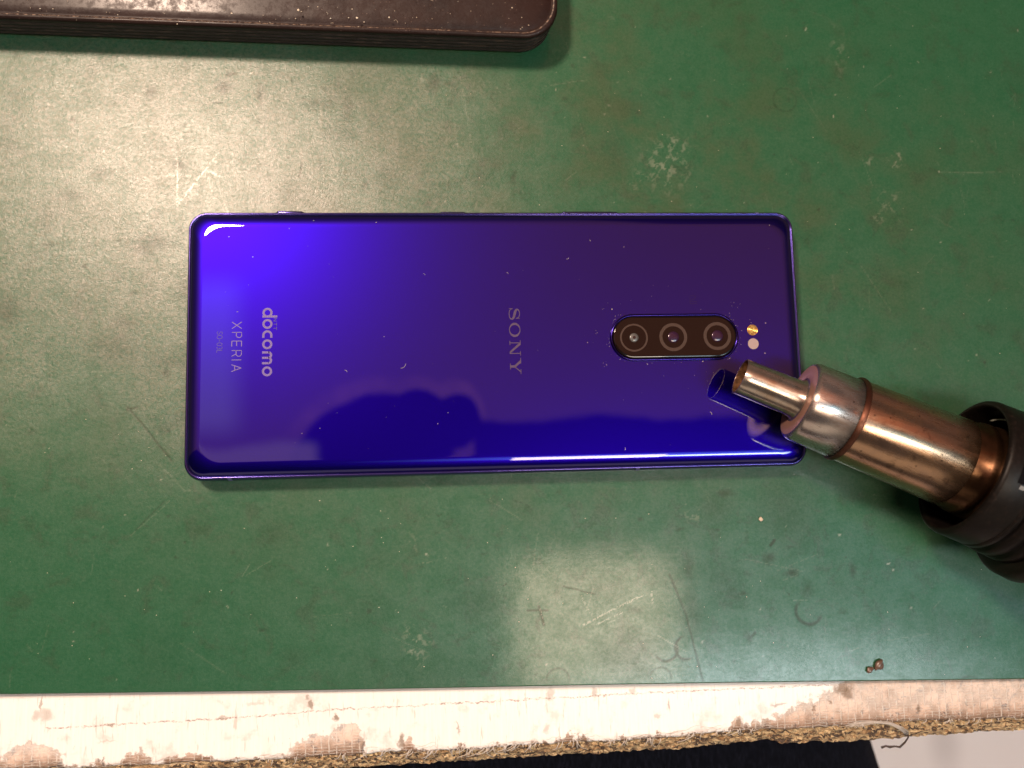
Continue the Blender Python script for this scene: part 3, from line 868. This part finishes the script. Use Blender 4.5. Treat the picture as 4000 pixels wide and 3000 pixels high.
# docomo (bold rounded), u from 0..18.1, x height 2.65, ascender 3.85
H_ = 2.62; T = 0.58; R_ = H_ / 2
pen = Pen()
def o_(u): ellipse_ring(pen, u + R_, R_, R_ * 1.02, R_, T, T)
o_(0); pen.stroke([(2 * R_ - T / 2 + .03, 0.0), (2 * R_ - T / 2 + .03, 3.85)], T)
o_(3.08)
pen.stroke([(8.15, H_ - T / 2)] + arc(6.12 + R_, R_, R_ - T / 2, R_ - T / 2, 90, 270, 24) + [(8.15, T / 2)], T)
o_(8.62)
for j in range(2):
    pen.stroke([(11.85 + T / 2 + j * 1.46, 0), (11.85 + T / 2 + j * 1.46, H_ - 0.75)] + [(11.85 + T / 2 + j * 1.46 + 0.73 - 0.73 * math.cos(t_ * math.pi / 12), H_ - 0.98 + 0.67 * math.sin(t_ * math.pi / 12)) for t_ in range(13)] + [(11.85 + T / 2 + (j + 1) * 1.46, H_ - 0.9), (11.85 + T / 2 + (j + 1) * 1.46, 0)], T)
o_(15.95); u = 15.95 + 2 * R_
tot = u
pen.V = [(p[0] * 18.15 / tot, p[1]) for p in pen.V]
v, f = place(pen, -63.15, 9.15)
o = build('lettering', v, f, m_ink, phone, smooth=False); o['label'] = 'bold rounded word docomo'
# NTT
def seglet(pen, ch, u, h, wd, t):
    A = {'N': [[(0, 0), (0, 1), (1, 0), (1, 1)]], 'T': [[(0, 1), (1, 1)], [(.5, 1), (.5, 0)]], 'X': [[(0, 0), (1, 1)], [(0, 1), (1, 0)]],
         'P': [[(0, 0), (0, 1), (.7, 1), (.95, .88), (1, .74), (.95, .6), (.7, .46), (0, .46)]], 'E': [[(1, 1), (0, 1), (0, 0), (1, 0)], [(0, .5), (.9, .5)]],
         'R': [[(0, 0), (0, 1), (.7, 1), (.95, .88), (1, .74), (.95, .6), (.7, .46), (0, .46)], [(.6, .46), (1, 0)]], 'I': [[(.5, 0), (.5, 1)]],
         'A': [[(0, 0), (.5, 1), (1, 0)], [(.2, .33), (.8, .33)]], '-': [[(.1, .45), (.9, .45)]], 'L': [[(0, 1), (0, 0), (1, 0)]],
         'S': [[(1, .82), (.8, .97), (.5, 1), (.2, .95), (.05, .78), (.15, .6), (.5, .52), (.85, .42), (1, .24), (.82, .06), (.5, 0), (.2, .03), (0, .18)]],
         'O': [arc(.5, .5, .5, .5, 0, 360, 28)], '0': [arc(.5, .5, .5, .5, 0, 360, 28)],
         '3': [[(0, .88), (.25, 1), (.7, .98), (.95, .82), (.9, .62), (.6, .52), (.9, .44), (1, .24), (.8, .04), (.4, 0), (.05, .1)]],
         "'": [[(.5, .45), (.5, .62)]]}
    for st in A[ch]:
        pts = [(u + p[0] * wd, p[1] * h) for p in st]
        # split at sharp corners so that mitres stay clean
        if len(pts) <= 4:
            for a, b_ in zip(pts, pts[1:]): pen.stroke([a, b_], t)
        else:
            pen.stroke(pts, t)
pen = Pen()
for ch, u in (('N', 0), ('T', 1.15), ('T', 2.25)): seglet(pen, ch, u, 0.80, 0.75 if ch == 'N' else 0.85, 0.13)
v, f = place(pen, -60.25, 6.35)
o = build('lettering', v, f, m_ink_dim, phone, smooth=False); o['label'] = 'tiny letters NTT'
# XPERIA
pen = Pen()
for ch, u, wd in (("'", -0.45, .3), ('X', 3.0, 2.15), ('P', 6.35, 1.7), ('E', 9.15, 1.75), ('R', 12.2, 1.85), ('I', 14.9, .6), ('A', 16.7, 2.2)):
    seglet(pen, ch, u, 2.50, wd, 0.24)
pen.V = [(p[0] * 0.825, p[1]) for p in pen.V]
v, f = place(pen, -70.95, 7.95)
o = build('lettering', v, f, m_ink, phone, smooth=False); o['label'] = 'thin wide spaced word XPERIA'
# SO-03L
pen = Pen()
for ch, u, wd in (('S', 0, .72), ('O', .98, .95), ('-', 2.15, .55), ('0', 2.98, .75), ('3', 3.98, .68), ('L', 4.98, .62)):
    seglet(pen, ch, u, 1.36, wd, 0.13)
v, f = place(pen, -74.75, 2.95)
o = build('lettering', v, f, m_ink_dim, phone, smooth=False); o['label'] = 'small faint text SO-03L'
# SONY in slab serifs
pen = Pen()
Hs = 3.15
def slab(x0, x1, y_, t=0.20): pen.poly([(x0, y_ - t / 2), (x1, y_ - t / 2), (x1, y_ + t / 2), (x0, y_ + t / 2)])
# S
u = 0.0
spts = [(2.75, 2.15), (2.55, 2.72), (2.05, 3.0), (1.5, 3.06), (.95, 2.95), (.55, 2.62), (.55, 2.2), (.95, 1.88), (1.6, 1.66), (2.35, 1.42), (2.85, 1.08), (2.9, .62), (2.5, .22), (1.75, .08), (1.05, .16), (.5, .45), (.28, 1.0)]
def smooth_path(pts, k=4):
    out = []
    for i in range(len(pts) - 1):
        p0 = pts[max(i - 1, 0)]; p1 = pts[i]; p2 = pts[i + 1]; p3 = pts[min(i + 2, len(pts) - 1)]
        for j in range(k):
            t = j / k
            out.append(tuple(0.5 * ((2 * p1[a]) + (-p0[a] + p2[a]) * t + (2 * p0[a] - 5 * p1[a] + 4 * p2[a] - p3[a]) * t * t + (-p0[a] + 3 * p1[a] - 3 * p2[a] + p3[a]) * t ** 3) for a in (0, 1)))
    out.append(pts[-1]); return out
pen.stroke(smooth_path(spts), 0.3, w2=lambda t: 0.20 + 0.52 * math.exp(-((t - 0.5) / 0.17) ** 2))
pen.poly([(2.68, 1.98), (2.86, 1.98), (2.86, 3.08), (2.72, 3.08)]); pen.poly([(.16, .05), (.30, .05), (.36, 1.14), (.18, 1.14)])
# O
ellipse_ring(pen, 5.75, Hs / 2, 1.85, Hs / 2 + 0.03, 0.60, 0.22)
# N
u = 8.55
pen.stroke([(u + .55, 0.1), (u + .55, Hs - .1)], 0.22); pen.stroke([(u + 3.25, 0.0), (u + 3.25, Hs - .1)], 0.22)
pen.poly([(u + .25, Hs), (u + 1.05, Hs), (u + 3.36, 0.0), (u + 2.75, 0.0)])
slab(u - .1, u + 1.0, Hs - .1); slab(u + 0.0, u + 1.1, 0.1); slab(u + 2.7, u + 3.8, Hs - .1)
# Y
u = 13.0
pen.poly([(u + .35, Hs), (u + 1.15, Hs), (u + 2.45, 1.45), (u + 1.85, 1.25)]); pen.stroke([(u + 3.55, Hs - .05), (u + 2.28, 1.38)], 0.26)
pen.poly([(u + 1.83, 0.1), (u + 2.43, 0.1), (u + 2.43, 1.5), (u + 1.83, 1.5)])
slab(u - .05, u + 1.45, Hs - .1); slab(u + 2.9, u + 4.1, Hs - .1); slab(u + 1.35, u + 2.9, 0.1)
tot = u + 4.1
pen.V = [(p[0] * 18.1 / tot, p[1] * 0.95) for p in pen.V]
v, f = place(pen, 1.95, 8.6)
o = build('lettering', v, f, m_ink_sony, phone, smooth=False); o['label'] = 'serif word SONY'
# faint contactless mark
m_nfc = print_mat('faint_ink', (0.012, 0.005, 0.045), 0.5)
pen = Pen()
pen.stroke(smooth_path([(0, 0), (0, 1.3), (.25, 1.6), (.6, 1.4), (1.2, .4), (1.45, .2), (1.6, .5), (1.6, 1.9)]), 0.11)
pen.stroke(smooth_path([(0.5, 0), (1.9, 0), (2.15, .3), (2.15, 1.6), (1.9, 1.9)]), 0.11)
v, f = place(pen, 52.0, 11.4)
o = build('contactless_mark', v, f, m_nfc, phone, smooth=False); o['label'] = 'faint curled contactless symbol'

# ================================================================== HOT AIR GUN
MOUTH = Vector((61.3, -12.0, 17.6))
YAW, RISE = math.radians(-24.0), math.radians(4.2)
XF = Matrix.Translation(MOUTH) @ Matrix.Rotation(YAW, 4, 'Z') @ Matrix.Rotation(-RISE, 4, 'Y')
gun = thing('heat_gun', 'hot air gun with tarnished metal nozzle reaching over the phone corner, black grip', 'heat gun', (130, -46, 0))

def metal(name, c0, c1, c2, rough, soot=0.3, scale=1.0, scorch=None):
    m, n, b = material(name)
    tc_ = n.new('ShaderNodeTexCoord')
    P = n.vec('SCALE', tc_.outputs['Object'], 1000.0)
    ca_, sa_ = math.cos(YAW), math.sin(YAW)
    along = n.vec('DOT_PRODUCT', P, (ca_, sa_, 0)); across = n.vec('DOT_PRODUCT', P, (-sa_, ca_, 0))
    Q = n.comb(n.mul(along, 0.22), across, n.xyz(P)[2])
    a_ = n.noise(P, 0.10 * scale, 4, 0.6)
    f_ = n.noise(Q, 0.7 * scale, 4, 0.7)
    c = n.mix(n.ss(a_, 0.38, 0.62), c0, c1)
    c = n.mix(n.mul(n.ss(f_, 0.52, 0.72), 0.5), c, c2)
    sp = n.ss(n.noise(P, 0.30, 6, 0.75, 0.5), 0.57, 0.68)
    c = n.mix(n.mul(sp, soot), c, (0.04, 0.02, 0.012))
    dots = n.mul(n.ss(n.voro(P, 0.48), 0.14, 0.08), n.ss(n.noise(P, 0.2, 2), 0.5, 0.55))
    c = n.mix(n.mul(dots, 0.85), c, (0.05, 0.025, 0.015))
    r_ = n.add(rough, n.mul(n.ss(f_, 0.35, 0.75), 0.16))
    s_along = n.math('SUBTRACT', along, (MOUTH.x - 130) * ca_ + (MOUTH.y + 46) * sa_)
    if scorch:
        hot = n.ss(n.add(s_along, n.mul(n.noise(P, 0.25, 4, 0.7), 6)), scorch[0], scorch[1])
        c = n.mix(n.mul(hot, 0.85), c, (0.06, 0.03, 0.015))
    nm = n.bump(n.add(n.mul(n.noise(Q, 0.5, 3, 0.5), 0.10), n.mul(n.noise(P, 2.5, 3, .7), 0.10)), 0.22, 0.0002)
    setp(n, b, color=c, metal=0.93, rough=r_, normal=nm, aniso=0.85)
    ax_ = XF.to_3x3() @ Vector((1, 0, 0))
    n.put(b.inputs['Tangent'], n.comb(ax_.x, ax_.y, ax_.z))
    return m
m_noz = metal('tarnished_nozzle_steel', (0.42, 0.37, 0.32), (0.36, 0.27, 0.20), (0.20, 0.14, 0.09), 0.25, 0.25)
m_cap = metal('tarnished_cap_steel', (0.47, 0.42, 0.38), (0.40, 0.33, 0.30), (0.24, 0.15, 0.10), 0.22, 0.25)
m_bar = metal('bronzed_barrel_steel', (0.38, 0.235, 0.14), (0.30, 0.195, 0.135), (0.12, 0.065, 0.04), 0.19, 0.5, 0.8, (54, 62))
m_brn = metal('burnt_brown_steel', (0.07, 0.036, 0.018), (0.11, 0.055, 0.028), (0.04, 0.02, 0.012), 0.30, 0.5)
m_band = metal('rusty_band', (0.13, 0.055, 0.036), (0.18, 0.08, 0.05), (0.08, 0.035, 0.02), 0.48, 0.3)
m, n, b = material('face_purple_tarnish')
P = mm_coords(n)
setp(n, b, color=n.mix(n.noise(P, 0.3, 4, .6), (0.26, 0.13, 0.10), (0.34, 0.20, 0.15)), metal=0.45, rough=0.45)
m_face = m

# nozzle tube, thin walled
v, f = lathe([(14.2, 4.40), (0.12, 4.40), (0.0, 4.52), (0.0, 4.68), (0.12, 4.78), (2, 4.80), (14.0, 4.90), (15.2, 5.05), (16.2, 5.6)], 96)
noz = build('nozzle', v, f, m_noz, gun, xf=XF); noz['label'] = 'thin walled silver brown nozzle tube'
m, n, b = material('nozzle_inside')
P = mm_coords(n)
setp(n, b, color=n.mix(n.ss(n.noise(P, 0.7, 3, .7), .4, .6), (0.22, 0.11, 0.05), (0.09, 0.045, 0.02)), metal=0.6, rough=0.45)
v, f = lathe([(0.1, 4.36), (12, 4.36), (13.5, 4.2), (13.6, 0.2)], 64, False, True)
build('bore', v, f, m, noz, xf=XF)
# cap: face, rounded shoulder, wall
v, f = lathe([(16.4, 5.0), (16.15, 5.6), (16.1, 8.9), (16.25, 9.6)], 96)
capf = build('cap_face', v, f, m_face, gun, xf=XF)
v, f = lathe([(16.25, 9.6), (16.5, 10.1), (17.0, 10.45), (17.7, 10.6), (28.6, 10.85), (28.7, 10.5)], 96)
build('cap', v, f, m_cap, gun, xf=XF)
# weld line
v, f = lathe([(15.6, 5.0), (15.9, 5.3), (16.1, 5.9), (16.2, 6.2)], 64)
build('weld', v, f, m_noz, gun, xf=XF)
# band
prof = [(28.3 + 0.75 + 0.75 * math.cos(t), 10.95 + 0.55 * math.sin(t)) for t in [math.pi * i / 8 for i in range(9)]][::-1]
v, f = lathe(prof, 96)
build('clamp_band', v, f, m_band, gun, xf=XF)
# barrel
v, f = lathe([(28.8, 10.5), (29.6, 10.9), (30.2, 11.0), (57.5, 11.7), (57.7, 11.55)], 96)
build('barrel', v, f, m_bar, gun, xf=XF)
v, f = lathe([(57.6, 11.5), (57.9, 11.6), (60.5, 11.6), (61.0, 12.2), (62.5, 12.3), (63.0, 11.7), (64, 11.6), (64.5, 12.5), (66.5, 12.6), (67, 11.7), (90, 11.7)], 96)
o = build('barrel_root', v, f, m_brn, gun, xf=XF); o['label'] = 'scorched brown stepped end of the barrel'
# guard
m, n, b = material('black_plastic')
P = mm_coords(n)
g_ = n.noise(P, 1.0, 4, 0.65)
setp(n, b, color=n.mix(n.ss(g_, 0.5, 0.8), (0.004, 0.003, 0.0025), (0.014, 0.009, 0.007)), rough=n.add(0.36, n.mul(g_, 0.15)), spec=0.13, coat=0.0, coat_rough=0.2, normal=n.bump(g_, 0.12, 0.0002))
m_blk = m
G0 = 60.5
prof = [(G0 + 22, 14.8), (G0 + 6, 15.8), (G0 + 1.2, 16.3), (G0 + 0.3, 16.6), (G0, 17.0), (G0, 17.5), (G0 + 0.4, 18.1), (G0 + 1.2, 18.35), (G0 + 7.2, 18.4), (G0 + 7.8, 18.2)]
guard = build('guard', *lathe(prof, 128), m_blk, gun, xf=XF); guard['label'] = 'open black collar around the barrel root'
prof = [(G0 + 7.6, 18.1), (G0 + 8.0, 18.5), (G0 + 9.0, 18.6)]
s_ = G0 + 9.0
r_ = 18.6
for i in range(7):
    prof += [(s_ + 0.2, r_ - 1.7), (s_ + 1.3, r_ - 1.8), (s_ + 1.8, r_ - 0.1), (s_ + 2.4, r_ + 0.3), (s_ + 4.1, r_ + 0.35)]
    s_ += 4.4; r_ += 0.22
build('grip', *lathe(prof + [(s_ + 2, r_), (s_ + 60, r_)], 128, False, True), m_blk, gun, xf=XF)
# flange that rests on the mat
prof = [(G0 + 17.5, 18.8), (G0 + 17.9, 21.4), (G0 + 18.7, 22.2), (G0 + 22, 22.5), (G0 + 23, 21.9), (G0 + 24, 19)]
build('flange', *lathe(prof, 128), m_blk, gun, xf=XF)
# vent slot in the guard
m, n, b = material('slot_edge')
setp(n, b, color=(0.07, 0.05, 0.035), metal=0.0, rough=0.4)
def ring_arc(s0, s1, r, a0, a1, k=12):
    vv, ff = [], []
    for i in range(k + 1):
        a = math.radians(a0 + (a1 - a0) * i / k)
        for s in (s0, s1): vv.append((s, r * math.cos(a), r * math.sin(a)))
    for i in range(k): ff.append((2 * i, 2 * i + 1, 2 * i + 3, 2 * i + 2))
    return vv, ff
v, f = ring_arc(G0 + 3.6, G0 + 5.6, 18.46, 84, 100)
build('vent_slot', v, f, m_seam, gun, xf=XF, smooth=False)
v, f = ring_arc(G0 + 4.4, G0 + 5.6, 18.48, 101, 104)
build('vent_slot_insert', v, f, m, gun, xf=XF, smooth=False)
# pale wire inside the guard
m, n, b = material('pale_wire')
setp(n, b, color=(0.42, 0.44, 0.36), rough=0.35, metal=0.3)
path = [(G0 + 5 + 0.5 * math.sin(math.radians(a)), 14.9 * math.cos(math.radians(a)), 14.9 * math.sin(math.radians(a))) for a in range(-10, 75, 4)]
v, f = tube(path, 0.28, 6)
build('inner_wire', v, f, m, gun, xf=XF)

# ================================================================== BROWN TRAY at the top left
tray = thing('tray', 'dark brown glossy box with rounded corner and ribbed sides at top left', 'tray', (-100, 150, 0))
m, n, b = material('brown_lacquer')
P = mm_coords(n)
l1 = n.noise(P, 0.05, 4, 0.6); l2 = n.noise(P, 1.1, 4, 0.7)
c = n.mix(n.ss(l1, 0.35, 0.65), (0.008, 0.0030, 0.0023), (0.015, 0.0060, 0.0045))
c = n.mix(n.mul(n.ss(l2, 0.6, 0.78), 0.4), c, (0.05, 0.03, 0.022))
c = n.mix(n.mul(n.ss(n.voro(P, 0.75), 0.10, 0.04), 0.5), c, (0.20, 0.13, 0.10))
leather = n.voro(P, 1.7, 'SMOOTH_F1')
setp(n, b, color=c, rough=n.add(0.42, n.mul(l2, 0.25)), spec=0.14, coat=0.14, coat_rough=n.add(0.16, n.mul(n.ss(n.noise(P, 0.35, 5, .75), 0.40, 0.66), 0.22)), normal=n.bump(n.add(n.mul(leather, -0.3), n.mul(l2, 0.5)), 0.35, 0.0003))
m_tray = m
m, n, b = material('tray_side')
P = mm_coords(n)
c = n.mix(n.ss(n.noise(n.scale3(P, 0.25, 1, 3.0), 0.9, 4, .75), .50, .68), (0.010, 0.006, 0.005), (0.05, 0.032, 0.024))
setp(n, b, color=c, rough=0.45, normal=n.bump(n.noise(P, 1.5, 3), 0.4, 0.0003))
m_tside = m
TH = 11.0
rot = Matrix.Rotation(math.radians(-1.25), 4, 'Z')
c_right = at(2176, 30, TH).x
c_bot = at(1900, 145, TH).y
thx, thy = 130.0, 75.0
TX = Matrix.Translation(Vector((c_right, c_bot, 0))) @ rot @ Matrix.Translation(Vector((-thx, thy, 0)))
prof = [(3.4, 0.0), (2.4, 0.15), (1.9, 0.4)]
for i in range(5):
    z0 = 0.9 + i * 1.7; u_ = (1 - i / 4) ** 2 * 0.4
    prof += [(1.4 + u_, z0), (0.75 + u_, z0 + 0.35), (0.65 + u_, z0 + 1.15), (1.3 + u_, z0 + 1.45)]
side_prof = prof + [(0.25, 9.7)]
loops = [rr(thx - d, thy - d, 9.5 - d * 0.5, z_, seg=18) for d, z_ in side_prof]
v, f = skin(loops, True, False)
o = build('ribbed_side', v, f, m_tside, tray, xf=TX)
top_prof = [(0.3, 9.6), (0.0, 10.0), (0.05, 10.5), (0.4, 10.95), (0.9, 11.05), (1.3, 10.9), (1.5, 10.55), (1.8, 10.5), (2.2, 10.75), (4.0, 11.0), (7.0, 11.35), (9.0, 11.6), (10.6, 11.95), (12.2, 12.2), (14, 12.25), (20, 12.2)]
loops = [rr(thx - d, thy - d, 9.5 - d * 0.35, z_, seg=18) for d, z_ in top_prof]
v, f = skin(loops, False, True)
o = build('lid', v, f, m_tray, tray, xf=TX); o['label'] = 'glossy lid with a raised middle and a groove near the rim'
# pale scuffed line along the rim
m, n, b = material('scuffed_rim')
P = mm_coords(n)
c = n.mix(n.ss(n.noise(P, 1.0, 4, .7), .46, .60), (0.014, 0.007, 0.005), (0.15, 0.10, 0.07))
setp(n, b, color=c, rough=0.5, normal=n.bump(n.noise(P, 2.0, 3), 0.5, 0.0003))
loops = [rr(thx - d, thy - d, 9.5 - d * 0.35, z_, seg=18) for d, z_ in ((1.00, 11.06), (1.2, 11.03), (1.33, 10.92))]
v, f = skin(loops, False, False)
build('scuffed_rim', v, f, m, tray, xf=TX)

# ================================================================== SMALL THINGS
m, n, b = material('crumb_cream')
setp(n, b, color=(0.45, 0.38, 0.29), rough=0.7)
m_cr = m
m, n, b = material('brown_resin')
P = mm_coords(n)
setp(n, b, color=n.mix(n.noise(P, 1.2, 3), (0.05, 0.028, 0.02), (0.13, 0.08, 0.06)), rough=0.35, coat=0.4)
m_res = m
def lump(c, rx, ry, rz, seed, ang=0.0):
    r = random.Random(seed)
    bm = bmesh.new(); bmesh.ops.create_icosphere(bm, subdivisions=3, radius=1.0)
    V = []
    ph = [r.uniform(0, 6) for _ in range(6)]
    for q in bm.verts:
        p = q.co
        k_ = 1 + 0.16 * math.sin(3 * p.x + ph[0]) + 0.14 * math.sin(4 * p.y + ph[1]) + 0.08 * math.sin(7 * p.x + ph[2]) * math.sin(6 * p.y + ph[3])
        x_, y_ = p.x * rx * k_, p.y * ry * k_
        V.append((c[0] + x_ * math.cos(ang) - y_ * math.sin(ang), c[1] + x_ * math.sin(ang) + y_ * math.cos(ang), max(c[2] + rz * 0.85 + p.z * rz * k_, c[2] + 0.005)))
    F_ = [tuple(q.index for q in fc.verts) for fc in bm.faces]
    bm.free()
    return V, F_
p = at(2970, 2028, 0)
o = build('crumb', *lump((p.x, p.y, 0), 0.62, 0.48, 0.35, 1, 0.7), m_cr)
tag(o, 'tiny cream crumb alone on the mat below the phone', 'crumb')
p = at(3430, 2596, 0); q = at(3397, 2614, 0)
v, f = join([lump((p.x, p.y, 0), 1.85, 1.15, 0.6, 4, 0.9), lump((q.x, q.y, 0), 1.15, 0.8, 0.45, 9, 0.5)])
o = build('glue_lump', v, f, m_res)
tag(o, 'small brown two lobed lump near the front edge of the mat', 'glue lump')

# dust: fine specks that cannot be counted
m, n, b = material('dust_white')
setp(n, b, color=(0.35, 0.30, 0.33), rough=0.8)
m_dust = m
rnd = random.Random(21)
def speck(x_, y_, z_, r, ln_=0.0, ang=0.0):
    if ln_ > 0:
        path = [(x_ + ln_ * t * math.cos(ang + t * 0.9), y_ + ln_ * t * math.sin(ang + t * 0.9), z_ + r * 0.6) for t in (0, .25, .5, .75, 1)]
        return tube(path, r * 0.5, 4)
    return lump((x_, y_, z_), r, r * 0.8, r * 0.5, rnd.randint(0, 999))
parts = []
for px, py, r, l, a in ((895, 925, .16, 0, 0), (988, 1004, .18, 0, 0), (1356, 1453, .12, .8, 1.6), (1470, 869, .13, 0, 0), (2213, 1012, .1, .7, -.4), (1985, 1070, .1, .6, 1.5), (2306, 943, .1, .5, 1.3), (2437, 965, .12, 0, 0), (2780, 1620, .12, .9, 1.2),
                        (1710, 1655, .13, 0, 0), (1750, 1612, .1, 0, 0), (1565, 1438, .1, 1.8, -.2), (2440, 1758, .1, .7, .5), (2990, 1262, .16, 0, 0), (2988, 1380, .15, 0, 0), (2295, 1338, .14, 0, 0), (2390, 1208, .16, 0, 0), (3005, 880, .12, 0, 0), (1225, 862, .12, 0, 0), (1130, 895, .1, .3, .9),
                        (1500, 1315, .1, 0, 0), (1250, 1673, .1, 0, 0), (1180, 1693, .1, 0, 0), (1660, 1075, .08, .6, 1.5), (2530, 1425, .13, .4, 1.4), (2745, 1412, .15, 0, 0), (2520, 1404, .12, 0, 0), (2370, 1428, .1, .4, 1.2), (2850, 1400, .12, 0, 0)):
    p = at(px, py, TZ)
    parts.append(speck(p.x, p.y, TZ, r, l, a))
# ring of dust round the camera plate
for i in range(85):
    a = rnd.uniform(0, 2 * math.pi)
    g = rnd.choice((0.25, 0.6, 1.2, 4.0, 4.4)) * rnd.uniform(0.8, 1.25)
    cxs = ICX + (IHX - IHY) * (1 if math.cos(a) > 0 else -1) * min(1, abs(math.cos(a)) * 2.2)
    x_ = cxs + (IHY + g) * math.cos(a); y_ = ICY + (IHY + g) * math.sin(a)
    if x_ > 67.3 and abs(y_) < 3.5: continue
    parts.append(speck(x_, y_, TZ, rnd.uniform(0.03, 0.085)))
for i in range(35):
    parts.append(speck(rnd.uniform(-76, 76), rnd.uniform(-30, 30), TZ, rnd.uniform(0.03, 0.06)))
v, f = join(parts)
o = build('dust', v, f, m_dust)
o['kind'] = 'stuff'; o['label'] = 'fine dust specks on the glossy phone back'
parts = []
for i in range(170):
    x_ = rnd.uniform(-135, 12); y_ = rnd.uniform(86, 104)
    z_ = 11.2 if y_ < 92 else 12.9
    if rnd.random() < 0.25: parts.append(speck(x_, y_, z_, 0.07, rnd.uniform(.3, .9), rnd.uniform(0, 3)))
    else: parts.append(speck(x_, y_, z_, rnd.choice((0.07, 0.1, 0.15))))
for px, py, r in ((1165, 40, .35), (1395, 70, .3), (1520, 68, .26), (905, 52, .22), (2000, 30, .2)):
    p = at(px, py, 12.9); parts.append(speck(p.x, p.y, 12.8, r))
for i in range(240):
    px, py = rnd.uniform(0, 4000), rnd.uniform(250, 2650)
    p = at(px, py, 0)
    if abs(p.x) < 86 and abs(p.y) < 38: continue
    if (p - Vector((100, -30, 0))).length < 40: continue
    parts.append(speck(p.x, p.y, 0, rnd.uniform(0.05, 0.13)))
v, f = join(parts)
o = build('dust', v, f, m_cr)
o['kind'] = 'stuff'; o['label'] = 'pale crumbs of dust scattered on the tray lid and mat'
